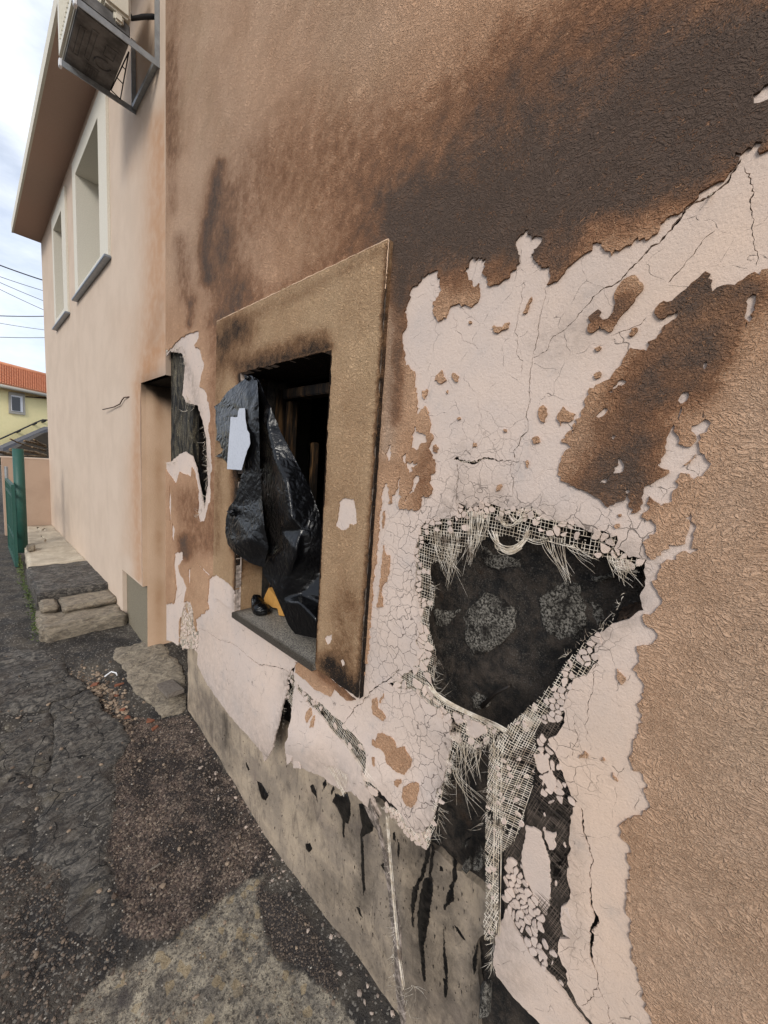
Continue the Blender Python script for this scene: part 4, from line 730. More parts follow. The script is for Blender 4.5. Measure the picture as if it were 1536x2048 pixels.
for i,(Z,sp,x,mt,wo,an,bu) in enumerate([(Z_top,.0072,.002,'fibre',.006,.03,wb),(Z_left,.0052,.003,'fibre',.003,.02,wb),(Z_right,.006,.003,'fibre',.004,.3,wb),(Z_drape,.0050,.0,'fibre',.007,.22,drb),(Z_diam,.0050,.004,'fibre_dark',.0035,.28,wb),
   (Z_tong,.0062,.0,'fibre',.006,.25,wb),(Z_tip,.006,.002,'fibre',.004,.3,wb),(Z_tip2,.006,.002,'fibre',.003,0,wb),(Z_corn,.007,.002,'fibre',.003,.1,wb),(Z_band,.007,.001,'fibre',.003,.2,wb),(Z_slit,.0075,.003,'fibre',.003,.1,wb),(Z_k3,.006,.003,'fibre',.001,0,wb),(Z_low,.0075,-.006,'fibre',.003,.5,wb)]):
    meshgrid_part('glass_fibre_mesh',Z,sp,x,MAT[mt],500+10*i,.00062 if mt=='fibre' else .0006,wo,an,holes=[VOID[0]] if i in(0,1,2) else (),bulge=bu)
# flakes: broken cells of mortar
FLK=[]
def flakes(Z,size,keep,seed,gap=.0010,holes=()):
    g=np.random.default_rng(seed); lo,hi=Z.min(0)-size,Z.max(0)+size
    a,b=np.meshgrid(np.arange(lo[0],hi[0],size),np.arange(lo[1],hi[1],size)); P=np.column_stack([a.ravel(),b.ravel()])+g.uniform(-.48,.48,(a.size,2))*size
    P=P[g.random(len(P))<.86]
    ins=inside(Z,P)&~any_in(holes,P)&~skin_keep(P)
    for i in np.where(ins)[0]:
        if g.random()>keep(P[i]): continue
        c=P[i]; cell=c+np.array([[-1,-1],[1,-1],[1,1],[-1,1]])*size*.95
        nb=P[np.argsort(((P-c)**2).sum(1))[1:13]]
        for q in nb:
            mid=(q+c)/2; nrm=(q-c)/(np.linalg.norm(q-c)+1e-9); mid=mid-nrm*gap*g.uniform(.4,1.9); out=[]
            dd=(cell-mid)@nrm
            for j in range(len(cell)):
                j2=(j+1)%len(cell)
                if dd[j]<=0: out.append(cell[j])
                if (dd[j]<0)!=(dd[j2]<0): out.append(cell[j]+(cell[j2]-cell[j])*dd[j]/(dd[j]-dd[j2]))
            cell=np.array(out)
            if len(cell)<3: break
        if len(cell)<3 or area(cell)<3e-6: continue
        cell=np.concatenate([[cell[j]*.78+cell[j-1]*.22, cell[j]*.78+cell[(j+1)%len(cell)]*.22] for j in range(len(cell))])
        if inside(VOID[0],cell).any(): continue
        FLK.append((cell,seed,g.random()))
solid=[SK,SK3,SK2]; SKs=np.concatenate([SK,SK3,SK2]); SKs=SKs[(SKs[:,0]>-.1)]
def ds(p): return np.min(np.linalg.norm(SKs-p,axis=1))
flakes(Z_top,.0125,lambda p:.97*math.exp(-(ds(p)/.022)**2),1,holes=VOID)
flakes(Z_left,.019,lambda p:.9 if ds(p)<.03 else .55,2,.0012,holes=VOID)
flakes(Z_right,.012,lambda p:.9*math.exp(-(ds(p)/.035)**2),3,holes=VOID)
flakes(Z_drape,.011,lambda p:.17,4,.0022)
dens=zone('H',[(350,975),(470,1000),(490,1120),(540,1200),(610,1350),(600,1470),(650,1640),(740,1800),(640,1660),(500,1440),(430,1330),(360,1260)])
upz=zone('H',[(540,230),(590,180),(640,185),(690,290),(740,430),(790,560),(800,625),(740,650),(690,590),(610,540),(580,400)])
F1=[zone('H',[(490,760),(540,765),(590,795),(622,900),(652,1000),(652,1150),(640,1290),(612,1340),(575,1270),(540,1195),(490,1110),(468,1000),(475,880)]),zone('H',[(612,790),(690,800),(692,880),(672,915),(650,915),(630,862)]),zone('H',[(735,1275),(772,1280),(790,1400),(783,1478),(742,1455),(725,1360)]),
 zone('G',[(1010,380),(1060,370),(1140,400),(1152,460),(1070,500),(1000,470),(988,420)]),zone('G',[(925,365),(985,350),(1000,375),(950,392)]),zone('F',[(830,1165),(862,1150),(880,1175),(868,1215),(835,1245)]),zone('F',[(870,1220),(905,1205),(925,1280),(870,1275)]),zone('H',[(545,300),(590,270),(640,330),(650,380),(600,420),(570,390)]),zone('H',[(600,430),(660,390),(700,480),(690,540),(640,520)])]
flakes(dens,.0120,lambda p:.98,5,.0008,holes=F1)
flakes(upz,.014,lambda p:.75,6,.0018,holes=F1)
flakes(Z_diam,.014,lambda p:.16,7,.003,holes=F1+[dens,upz])
flakes(Z_tong,.014,lambda p:.45,8,.0015,holes=F1); flakes(Z_tip,.0125,lambda p:.95,9,.0011); flakes(Z_tip2,.012,lambda p:.7,10,.0014)
flakes(Z_corn,.017,lambda p:.55,11,.0022); flakes(Z_band,.020,lambda p:.42,12,.002); flakes(Z_slit,.014,lambda p:.35,13,.002)
for k,q in enumerate(F1): FLK.append((rough(q,.005,.0018,seed=900+k),99,.5))
FLK.sort(key=lambda t:-area(t[0]))
fg=np.random.default_rng(77); st=MB()
for k,(c,sd_,rnd) in enumerate(FLK):
    c=rough(c,.0028,.0007,seed=5000+k); n=len(c); cen=c.mean(0); x0=-drb(c[:1])[0]-.001-.002*rnd if sd_ in (4,) else -warp(c[:1])[0]+.0005-.002*rnd
    big=area(c)>4e-4; ti=fg.normal(0,.10 if not big else .01,2); dx=((c-cen)@ti)
    c2=cen+(c-cen)*.95
    V=np.concatenate([np.column_stack([x0+dx,c2]),np.column_stack([x0+dx+.0008,c]),np.column_stack([x0+dx+.0042,c])])
    Fc=[list(range(n))[::-1]]+[[i,(i+1)%n,n+(i+1)%n,n+i][::-1] for i in range(n)]+[[n+i,n+(i+1)%n,2*n+(i+1)%n,2*n+i][::-1] for i in range(n)]
    sgn=np.sum(c[:,0]*np.roll(c[:,1],-1)-c[:,1]*np.roll(c[:,0],-1))
    Fc=[f[::-1] for f in Fc] if sgn>0 else Fc
    if k<290: obj('plaster_flake',V,Fc,MAT['flake'],house)
    else: st.add(V,Fc)
if st.v: obj('plaster_crumbs',st.v,st.f,MAT['flake'],house,kind='stuff')
# loose fibres
FIB=[];FR=[]
def fib(pts,r=.0008,taper=True):
    pts=np.asarray(pts,float); n=14; t=np.linspace(0,1,n); k=len(pts)-1
    B=sum(math.comb(k,i)*((1-t)**(k-i)*t**i)[:,None]*pts[i] for i in range(k+1)); FIB.append(B); FR.append(np.linspace(r,r*.35,n) if taper else np.full(n,r))
def tuft(zk,a,b,tip,n_,sag=0,x0=-.002,x1=-.012,seed=0,r=.0008,spread=5,mid=None):
    g=np.random.default_rng(seed); n=int(n_*1.7); r=r*.72; A,Bp,T=[np.array(px(zk,[v])[0]) for v in (a,b,tip)]
    for i in range(n):
        s=(i+.5)/n; p0=A+(Bp-A)*s+g.normal(0,1,2); e=T+g.normal(0,spread*1.6,2)*np.array([.7,1])+(0 if g.random()>.25 else g.normal(0,14,2)); m1=p0+(np.array([p0[0],e[1]])-p0)*.45+g.normal(0,5,2); m2=e+(p0-e)*.25+g.normal(0,2,2)
        if mid is not None: m1=np.array(px(zk,[mid])[0])+g.normal(0,spread,2)
        xx=[x0,x0+g.normal(0,.004),x1+g.normal(0,.006),x1+g.normal(0,.008)]
        fib(np.concatenate([onX([p],x) for p,x in zip((p0,m1,m2,e),xx)]),r*g.uniform(.6,1.2))
def whisk(zk,line,n,L,dirv,seed,curl=1.3,x0=-.001,r=.0006,spread=.5):
    g=np.random.default_rng(seed); q=np.array(px(zk,line)); s=np.linspace(0,1,len(q))
    for i in range(n):
        u=g.random(); p0=np.array([np.interp(u,s,q[:,0]),np.interp(u,s,q[:,1])]); an=math.atan2(dirv[1],dirv[0])+g.normal(0,spread); l=L*g.uniform(.3,1.3)
        r_=r*.75; d=np.array([math.cos(an),math.sin(an)])*l; c=np.array([-d[1],d[0]])*g.normal(0,curl)*.6
        P=[p0,p0+d*.4,p0+d*.75+c*.5,p0+d+c]; xs=x0-np.array([0,g.uniform(0,.01),g.uniform(0,.02),g.uniform(-.01,.03)])
        fib(np.concatenate([onX([p],x) for p,x in zip(P,xs)]),r*.75*g.uniform(.6,1.4))
tuft('Q',(430,170),(545,180),(447,410),14,seed=1); tuft('Q',(260,260),(400,270),(350,470),16,seed=2,spread=9); tuft('Q',(300,420),(390,400),(362,500),5,seed=3)
tuft('Q',(780,290),(900,300),(913,500),9,seed=4,spread=3); tuft('Q',(905,330),(960,330),(1030,405),7,seed=5); tuft('Q',(1090,380),(1200,400),(1190,490),12,seed=6,spread=9); tuft('Q',(1100,400),(1150,440),(1240,450),7,seed=7)
for k in range(12): # the looped hank
    g=np.random.default_rng(40+k); o_=g.normal(0,1,2)*9
    fib(np.concatenate([onX([np.array(px('Q',[p])[0])+o_*.35],x) for p,x in zip([(545+3*k,270),(575,350+3*k),(650,400+4*k-30),(700,340),(725,280-3*k)],(-.003,-.02,-.03,-.02,-.003))]),.0008,False)
for k in range(5): fib(np.concatenate([onX([np.array(px('Q',[p])[0])+np.random.default_rng(60+k).normal(0,3,2)],-.015) for p in [(690,330),(620,390),(560,350),(575,330)]]),.0007)
for k,(a,b_,c_) in enumerate([((575,190),(620,290),(690,200)),((600,180),(600,240),(640,230)),((640,190),(690,270),(700,180)),((700,290),(760,330),(800,310)),((820,310),(880,330),(940,340))]):
    for j in range(3): fib(np.concatenate([onX([np.array(px('Q',[p])[0])+np.random.default_rng(k*7+j).normal(0,3,2)],-.006) for p in (a,b_,c_)]),.0007,False)
whisk('Q',[(1120,270),(1180,560),(1120,690)],26,9,(-1,.3),11); whisk('Q',[(900,860),(1000,770),(1120,690)],26,14,(-.8,-.5),12); whisk('Q',[(260,430),(265,560),(250,650)],26,12,(.5,.8),13); whisk('Q',[(280,860),(275,980),(300,1060)],34,16,(.6,.7),14)
whisk('Q',[(200,420),(190,560),(220,700)],20,6,(-.5,.7),15)
tuft('G',(930,540),(1010,560),(1030,850),9,seed=21,spread=14); tuft('G',(1020,560),(1110,590),(1030,760),9,seed=22,spread=10); whisk('G',[(930,520),(1040,540),(1200,500)],46,26,(.05,1),23,.4); whisk('G',[(900,620),(860,720),(830,830)],46,24,(.75,.6),24,.5); whisk('G',[(830,850),(800,1000),(780,1120)],22,22,(.7,.7),25,.4)
tuft('G',(900,700),(930,720),(1110,990),4,seed=26,spread=6); whisk('G',[(740,1240),(770,1160)],9,26,(.8,.6),27,.3); whisk('G',[(790,1100),(800,1000)],5,40,(.7,.9),28,.3); whisk('G',[(400,990),(520,1120),(650,1230)],26,10,(-.7,.5),29)
whisk('H',[(280,380),(270,620),(200,780)],16,26,(-.9,.1),31,.8); whisk('H',[(268,600),(262,900),(268,1300)],36,12,(-.5,.8),32); whisk('H',[(300,1430),(280,1560),(270,1680)],60,22,(-.25,.95),33,.5,r=.0006)
for k in range(9): # long strands pulled down the left side of the drape
    g=np.random.default_rng(80+k); x_=(283+7*k); fib(np.concatenate([onX([np.array(px('H',[p])[0])+g.normal(0,5,2)],-.012-.012*g.random()) for p in [(x_+10,180),(x_-6+g.normal(0,4),600),(266+8*k*.8,1000),(275+9*k*.8,1440+60*g.random())]]),.0006,False)
for k in range(16):
    g=np.random.default_rng(120+k); fib(np.concatenate([onX([np.array(px('Q',[p])[0])+g.normal(0,3.5,2)],-.004-.01*g.random()) for p in [(265,1000),(300,1070),(430,1125),(540,1165),(620,1210)]]),.0009,False)
whisk('E',[(60,185),(140,150),(150,260)],30,8,(-.6,.6),41,r=.0009); whisk('E',[(150,440),(210,510),(120,545)],26,10,(-.9,.2),42,r=.0009); whisk('E',[(250,600),(280,850),(262,1110)],46,9,(-.7,.6),43,r=.0009); whisk('E',[(40,840),(100,830)],16,9,(-.9,.3),44,r=.0009); whisk('E',[(262,1010),(240,1120),(200,1180)],22,10,(-.8,.5),45,r=.0009)
whisk('F',[(760,850),(750,1000),(640,1200)],24,6,(.6,.6),46); whisk('F',[(1100,1380),(1240,1440)],22,9,(-.2,1),47); whisk('B',[(1060,590),(1130,550)],9,5,(0,1),48)
V,Fc=tubes(FIB,FR,4); obj('loose_fibres',V,Fc,MAT['fibre'],house,smooth=True,kind='stuff')
# hanging strip of mortar and mesh
ST=rough(zone('L',[(905,345),(935,420),(960,480),(990,640),(1020,800),(1050,950),(1072,1150),(1085,1300),(1098,1531),(1100,1640),(1072,1640),(1070,1531),(1040,1350),(1018,1150),(998,1020),(978,850),(962,650),(942,510),(880,430),(860,390)]),.007,.002,seed=95)
def strw(q): p=pxof(q); return .030+.016*np.sin(p[:,1]/60.)*.4+(.0016*(p[:,0]-segdist(np.array([[0,0],[0,3000]],float),p)*0-np.interp(p[:,1],[1570,1700,1850,2060],[765,790,812,828])))*.35
sheet('hanging_strip',[ST],lambda q:inside(ST,q),lambda q,d:np.stack([-strw(q)+d,q[:,0],q[:,1]],1),.004,MAT['base'],house,[(.012,.5,1.1,-.1,.8)],dict(grime=lambda q:1.4+0*q[:,0],crk=lambda q:0*q[:,0]))
FIB=[];FR=[]
whisk('L',[(955,480),(975,700),(985,900)],26,9,(-.4,.9),51,x0=-.035); whisk('L',[(990,980),(1000,1100),(985,1250),(1010,1350)],44,14,(-.3,.9),52,x0=-.04); whisk('L',[(960,1330),(1040,1340)],16,14,(.2,.7),53,.8,x0=-.04); whisk('L',[(1040,1350),(1075,1500)],22,14,(.1,1),54,x0=-.04); whisk('L',[(1085,1330),(1100,1345)],6,30,(.6,.8),55,x0=-.03)
for k in range(7): fib(np.concatenate([onX([np.array(px('L',[p])[0])+np.random.default_rng(k).normal(0,1.6,2)],-.04) for p in [(955,470),(975,760),(1000,1000),(1005,1120),(1040,1350)]]),.0009,False)
V,Fc=tubes(FIB,FR,4); obj('loose_fibres',V,Fc,MAT['fibre'],house,smooth=True,kind='stuff')
# shards of burnt render at the foot of the lower hole
for i,p in enumerate([px('H',[(75,1040),(95,990),(115,975),(140,1035),(110,1065)]),px('H',[(150,985),(175,910),(215,960),(222,1010),(180,1065),(150,1050)]),px('H',[(60,900),(100,850),(130,840),(120,880),(80,905)]),px('H',[(185,1830),(240,1760),(260,1800),(255,1990),(190,2010)])]):
    q=uv(p,.05); n=len(q); g=np.random.default_rng(i); x=.05+g.normal(0,.006,n); V=np.concatenate([np.column_stack([x,q]),np.column_stack([x+.012,q])])
    obj('render_shard',V,[list(range(n)),list(range(2*n-1,n-1,-1))]+[[i_,n+i_,n+(i_+1)%n,(i_+1)%n] for i_ in range(n)],MAT['mortar'],house)
# bead of plaster at the top of the open corner, scratches
c=onX(px('E',[(40,65),(75,120),(55,160),(38,190)]),-.004); MB().prism(c,(.008,0,0)).build('corner_bead',MAT['pale'],house)

# ================================================================== NEXT HOUSE (far, peach)
XS=.0285
zs=2.72+1.725; LAND=.57; UE=7.18
peach=empty('house',(0,4.8,.5),'pale peach plastered house with two white framed upstairs windows under a deep eave','house')
pz=lambda v:v+1.725
pb=pz(-.92); ua=3.335; ud=2.825; dh=pz(.442)
FAC=np.array([[UE,.45],[UE,zs],[2.372,zs],[2.372,dh],[ud,dh],[ud,pb],[ua,pb],[ua,.36]])
WN=[(3.519,4.797,pz(1.42),pz(2.60)),(5.213,6.09,pz(1.396),pz(2.60))]
def wband(w,l=.17,b=.10,t=.15,r=.25): return (w[0]+r,w[1]-l,w[2]+b,w[3]-t)
WO=[(3.77,4.65,pz(1.49),pz(2.456)),(5.44,5.985,pz(1.48),pz(2.453))]
recx=lambda w:np.array([[w[0]-.03,w[2]-.03],[w[1]+.03,w[2]-.03],[w[1]+.03,w[3]+.03],[w[0]-.03,w[3]+.03]])
rect=lambda w:np.array([[w[0],w[2]],[w[1],w[2]],[w[1],w[3]],[w[0],w[3]]])
FACr=FAC
STN=strokes([([(318,250),(316,430),(312,600),(300,740)],30,.8),([(285,770),(300,720),(330,690)],16,.7),([(255,1100),(262,900)],14,.25),([(276,770),(274,1000),(278,1160)],12,.75),([(330,200),(330,700)],12,.3),([(250,640),(262,700)],30,.12),([(268,250),(262,340)],16,.2)])
sheet('street_wall',[FACr]+[recx(w) for w in WO],lambda q:inside(FACr,q)&~any_in([recx(w) for w in WO],q),wallmap(0.),XS,MAT['peach'],peach,[(.05,2.37,7.18,.3,4.5)],dict(stain=STN,soot=strokes([([(292,762),(335,742)],12,.35),([(306,680),(325,600)],14,.12)])),smooth=False)
def slab(name,lo,hi,mat,parent,bev=0): return MB().box(lo,hi,bev).build(name,mat,parent)
slab('old_wall',(XS+.001,ud-.0,.1),(.30,UE-.002,zs-.01),MAT['render_grey'],peach) if False else None
OW=np.array([[ud-.002,.2],[UE-.002,.2],[UE-.002,zs-.002],[ud-.002,zs-.002]])
sheet('old_wall',[OW]+[recx(w) for w in WO],lambda q:inside(OW,q)&~any_in([recx(w) for w in WO],q),wallmap(XS+.0005),.02,MAT['render_grey'],peach)
V,Fc,s,t=gridquad((XS-.001,ud-.0035,.30),(.55,ud-.0035,.30),(.55,ud-.0035,dh),(XS-.001,ud-.0035,dh),60,60)
jx=V[:,0]; obj('door_jamb',V,[f[::-1] for f in Fc],MAT['jamb'],peach,attrs=dict(stain=np.clip(.55*np.exp(-((jx-.10)/.03)**2)*(.4+.6*np.sin(V[:,2]*7)**2)+.05,0,1),soot=np.clip(1.05*np.exp(-((dh-V[:,2])/.07)**2)+.8*np.exp(-((dh-V[:,2])/.13)**2)*np.clip((jx-.06)/.05,0,1),0,.95)))
V,Fc,s,t=gridquad((-.0,ud,pb),(XS,ud,pb),(XS,ud,dh),(-.0,ud,dh),2,30); V[:,1]-=.001+.002*np.abs(Wob(5,14.)(V[:,[0,2]]))
obj('insulation_edge',V,[f[::-1] for f in Fc],MAT['jamb'],peach,attrs=dict(stain=.15+0*s,soot=np.clip(np.exp(-((dh-V[:,2])/.08)**2),0,.9)))
# black gap along the corner where the panel has come loose
gp=[];
for k in range(26):
    zz=pb+.03+(dh-pb-.05)*k/25; gp.append((-.0012,ud+.006+.002*math.sin(k*.8),zz))
ww=np.interp(np.arange(26),[0,4,9,14,17,20,23,25],[.0008,.0012,.0012,.0015,.004,.0045,.003,.001])
MB().add(*[np.concatenate([[(x,y-w*.5,z),(x,y+w,z)] for (x,y,z),w in zip(gp,ww)]),[[2*i,2*i+1,2*i+3,2*i+2] for i in range(25)]]).build('open_joint',MAT['dark'],peach)
slab('door_lintel',(.001,2.375,dh-.0),(.55,ud-.004,dh+.10),MAT['dark'],peach)
slab('door',(.42,2.25,.3),(.46,ud-.005,dh-.002),MAT['burnt_wood'],peach)
slab('side_wall',(.12,UE-.2,.1),(5,UE-.003,zs-.004),MAT['peach'],peach); slab('party_wall',(.60,2.39,dh+.12),(5,2.59,zs-.004),MAT['render_grey'],peach)
# eave, fascia, roof
ev=MB(); 
slab('soffit',(-.262,2.36,zs),(5.2,UE-.0+.02,zs+.05),MAT['soffit'],peach)
slab('fascia',(-.280,2.36,zs-.004),(-.2625,UE+.02,zs+.10),MAT['pale'],peach)
rf=MB(); rf.prism([(-.24,2.36,zs+.06),(-.24,UE+.03,zs+.06),(2.4,UE+.03,zs+1.1),(2.4,2.36,zs+1.1)],(0,0,.06)); rf.prism([(2.4,2.36,zs+1.1),(2.4,UE+.03,zs+1.1),(5.2,UE+.03,zs+.1),(5.2,2.36,zs+.1)],(0,0,.06)); rf.build('roof',MAT['rooftile'],peach)
for w,o_ in zip(WN,WO):
    wn=MB()
    F=[(w[0],w[1],o_[3]+.004,w[3]),(w[0],w[1],w[2],o_[2]-.004),(w[0],o_[0]-.004,o_[2]-.004,o_[3]+.004),(o_[1]+.004,w[1],o_[2]-.004,o_[3]+.004)]
    for a,b_,c,d in F: wn.box((-.018,a,c),(-.0005,b_,d))
    fr=wn.build('window',MAT['pale'],peach)
    rvb=MB(); e=.004; dp=.62
    rvb.box((-.0178,o_[1],o_[2]+.0),(dp,o_[1]+.02,o_[3])); rvb.box((-.0178,o_[0]-.02,o_[2]),(dp,o_[0],o_[3])); rvb.box((-.0178,o_[0]-.02,o_[3]+.0005),(dp,o_[1]+.02,o_[3]+.02)); rvb.box((-.016,o_[0],o_[2]-.02),(dp,o_[1],o_[2]-.001))
    rvb.build('reveal',MAT['pale'],fr)
    fm=MB(); 
    for a,b_,c,d in ((o_[0],o_[0]+.06,o_[2],o_[3]),(o_[1]-.06,o_[1],o_[2],o_[3]),(o_[0]+.06,o_[1]-.06,o_[3]-.06,o_[3]),(o_[0]+.06,o_[1]-.06,o_[2],o_[2]+.06)): fm.box((.55,a+.001,c+.001),(.60,b_-.001,d-.001),.004)
    fm.build('frame',MAT['white'],fr); slab('pane',(.572,o_[0]+.055,o_[2]+.055),(.578,o_[1]-.055,o_[3]-.055),MAT['glass'],fr)
    sl=MB().box((-.045,w[0]-.015,w[2]-.022),(-.0,w[1]+.015,w[2]-.002),.004); sl.build('sill',MAT['metal_sill'],fr)
wp=onX(px('M',[(-65,-140)]),0)  # bent wire
q=onX([(211,820),(228,814),(240,808),(244,800),(248,795),(255,793)],-.012); q[0,0]=-.03; q[-1,0]=.0; MB().tube(q,.004,5).build('bent_wire',MAT['rust'],peach,True)

# ================================================================== AIR CONDITIONER
ac=empty('air_conditioner',(0,2.66,3.775),'cream outdoor air conditioner on a grey steel wall bracket, its underside blackened','air conditioner')
zA=3.775; y0,y1=2.455,2.875
for yy in (y0,y1):
    b=MB(); b.box((-.345,yy-.0,zA-.012),(-.001,yy+.022,zA)); b.box((-.345,yy,zA-.030),(-.001,yy+.004,zA-.0121)); b.build('bracket_arm',MAT['galv'],ac)
    b=MB(); b.box((-.006,yy,zA+.0005),(-.0008,yy+.030,zA+.36)); b.box((-.024,yy+.0,zA+.0005),(-.0061,yy+.004,zA+.36)); b.build('bracket_post',MAT['galv'],ac)
b=MB(); b.box((-.022,y0+.023,zA-.012),(-.001,y1-.001,zA+.012)); b.build('bracket_rail',MAT['galv'],ac)
cz=zA+.012
b=MB(); b.box((-.328,y0+.06,cz),(-.125,y1+.055,cz+.018),.004)
b.build('base_pan',MAT['pan'],ac)
pn=MB()
def slot(x0,x1,ya,yb):
    pn.box((x0,ya,cz-.0025),(x1,ya+.006,cz)); pn.box((x0,yb-.006,cz-.0025),(x1,yb,cz)); pn.box((x0,ya+.006,cz-.0025),(x0+.006,yb-.006,cz)); pn.box((x1-.006,ya+.006,cz-.0025),(x1,yb-.006,cz))
slot(-.305,-.28,2.60,2.80); slot(-.262,-.235,2.57,2.78); slot(-.245,-.19,2.80,2.90); slot(-.20,-.15,2.60,2.68)
for k in range(4): pn.box((-.236+.01*k,2.815,cz-.003),(-.231+.01*k,2.885,cz))
MBt=[(-.19+.035*math.cos(a),2.74+.035*math.sin(a),cz-.002) for a in np.linspace(0,5.2,18)]
pn.tube(MBt,.004,5); pn.build('pressed_ribs',MAT['pan'],ac)
b=MB(); b.box((-.345,y0+.05,cz+.0185),(-.12,y1+.06,cz+.46),.012); b.build('casing',MAT['cream'],ac)
b=MB(); 
for k in range(11): b.box((-.349,y0+.10+.030*k,cz+.07),(-.3452,y0+.108+.030*k,cz+.42))
b.build('fan_grille',MAT['cream'],ac)
b=MB(); b.box((-.245,y0-.012,cz+.06),(-.13,y0+.049,cz+.30),.012); b.box((-.20,y0-.006,cz+.02),(-.16,y0+.049,cz+.06),.008); b.build('pipe_cover',MAT['cream'],ac)
b=MB(); b.box((-.325,y0+.012,cz),(-.13,y0+.049,cz+.055),.004); b.build('valve_plate',MAT['pan'],ac)
for yy in (y0,y1):
    b=MB(); b.box((-.352,yy-.002,zA-.034),(-.338,yy+.026,zA+.004),.003); b.build('end_cap',MAT['white'],ac)
b=MB(); b.tube([(-.155,y0+.03,cz+.16),(-.12,y0+.02,cz+.10),(-.07,y0+.02,cz+.15),(-.02,y0+.03,cz+.20),(.004,y0+.04,cz+.215)],.011,8); b.build('hose',MAT['rubber'],ac,True)
b=MB(); b.tube([(-.347,y0+.02,zA-.01),(-.352,y0+.04,zA+.0),(-.35,y0+.05,zA+.02),(-.342,y0+.02,zA+.02)],.0025,5); b.build('wire_tie',MAT['cable'],ac,True)
b=MB()
A_=np.array((-.115,y0+.10,cz+.005)); B_=np.array((-.085,y1-.02,cz-.03)); C_=np.array((-.125,y1+.0,cz+.0))
for p,q in ((A_,B_),(C_,B_),(C_,A_)): b.tube([p,q],.003,5)
for f in (.35,.65): b.tube([C_+(A_-C_)*f,B_+(A_-B_)*f],.003,5)
b.build('cable_bracket',MAT['rubber'],ac)

# ================================================================== STEPS, LANDING, GATE, GARDEN WALL
def rock(name,lo,hi,mat,parent=None,bev=.02,sub=10,amp=.006,seed=0,taper=None,**kw):
    b=bmesh.new(); bmesh.ops.create_cube(b,size=1); lo=np.array(lo,float);hi=np.array(hi,float)
    for v in b.verts: v.co=Vector(((lo+hi)/2+np.array(v.co)*(hi-lo)).tolist())
    bmesh.ops.bevel(b,geom=b.edges[:],offset=bev,segments=3,affect='EDGES'); bmesh.ops.subdivide_edges(b,edges=[e for e in b.edges if e.calc_length()>.04],cuts=sub,use_grid_fill=True)
    V=np.array([tuple(v.co) for v in b.verts]); Fc=[[v.index for v in f.verts] for f in b.faces]; b.free()
    w=[Wob(seed*3+i,20.) for i in range(3)]; w2=[Wob(seed*5+i+100,55.) for i in range(3)]
    for i in range(3): V[:,i]+=amp*w[i](V[:,[(i+1)%3,(i+2)%3]])+amp*.5*w2[i](V[:,[(i+1)%3,(i+2)%3]])
    if taper: V=taper(V)
    return obj(name,V,Fc,mat,parent,smooth=True,**kw)
XR_=.024
rock('landing',(-.40,4.72,.25),(XR_,7.17,.570),MAT['landing'],None,.012,16,.005,1,taper=lambda V:np.column_stack([V[:,0]+np.where(V[:,0]<-.2,np.interp(V[:,1],[4.7,5.5,7.2],[-.03,0,.14]),0),V[:,1:]]),label='pale concrete landing along the peach house wall above the stone steps',cat='landing',base=(-.2,5.9,.5))
rock('stone_step',(-.45,3.80,.25),(XR_+.008,4.715,.572),MAT['slate'],None,.016,14,.007,2,label='topmost dark slate step in front of the pale landing',cat='step',group='stone steps beside the peach house',base=(-.2,4.2,.4))
rock('stone_step',(-.475,3.29,.20),(XR_+.003,3.79,.468),MAT['stone'],None,.022,14,.010,3,label='lowest rough stone step below the loose slab',cat='step',group='stone steps beside the peach house',base=(-.2,3.5,.3))
rock('loose_slab',(-.335,3.51,.472),(.014,3.79,.522),MAT['stone'],None,.014,12,.004,4,label='loose pale slab with rounded corners lying on the lowest step',cat='stone slab',base=(-.16,3.66,.48))
rock('stone',(-.45,3.58,.472),(-.345,3.78,.53),MAT['stone'],None,.014,8,.006,5,label='small yellowish stone wedged left of the loose slab',cat='stone',base=(-.4,3.7,.48))
rock('brick',(-.385,5.36,.574),(-.325,5.50,.635),MAT['stone'],None,.010,6,.004,6,label='broken brick lump at the foot of the green post',cat='brick',base=(-.355,5.43,.575))
# boundary wall across the far end
gw=empty('garden_wall',(-.25,7.25,.3),'low pinkish plaster wall crossing behind the green gate','wall')
slab('wall',(-.478,7.181,.25),(.9,7.33,pz(-.205)),MAT['garden'],gw); slab('coping',(-.485,7.176,pz(-.2045)),(.9,7.335,pz(-.188)),MAT['peach'],gw)
nb=empty('garden_wall',(-.8,9.4,.3),'cream and grey plaster wall seen at the left edge behind the gate','wall')
slab('wall',(-1.6,9.2,.86),(-.60,9.35,1.75),MAT['pale'],nb); slab('base_course',(-1.6,9.19,.3),(-.598,9.352,.859),MAT['render_grey'],nb)
# green gate
gt=empty('gate',(-.47,5.9,.45),'open green steel bar gate hanging from the green post','gate')
yA,yB=5.33,6.42; zb,zt=.43,1.30; gxx=-.475
def bar(name,p,q,r=.009,sides=6): return MB().tube([p,q],r,sides).build(name,MAT['green'],gt)
MB().box((gxx-.014,yA,zb),(gxx+.014,yA+.03,zt),.002).build('frame',MAT['green'],gt); MB().box((gxx-.014,yB-.03,zb),(gxx+.014,yB,zt),.002).build('frame',MAT['green'],gt)
MB().box((gxx-.014,yA+.031,zb),(gxx+.014,yB-.031,zb+.03),.002).build('frame',MAT['green'],gt); MB().box((gxx-.014,yA+.031,zt-.03),(gxx+.014,yB-.031,zt),.002).build('frame',MAT['green'],gt)
MB().box((gxx-.012,yA+.031,zt-.14),(gxx+.012,yB-.031,zt-.115),.002).build('rail',MAT['green'],gt); MB().box((gxx-.012,yA+.031,zb+.28),(gxx+.012,yB-.031,zb+.30),.002).build('rail',MAT['green'],gt)
for k in range(5): y=yA+.17+k*.19; bar('bar',(gxx,y,zb+.031),(gxx,y,zt-.031),.007)
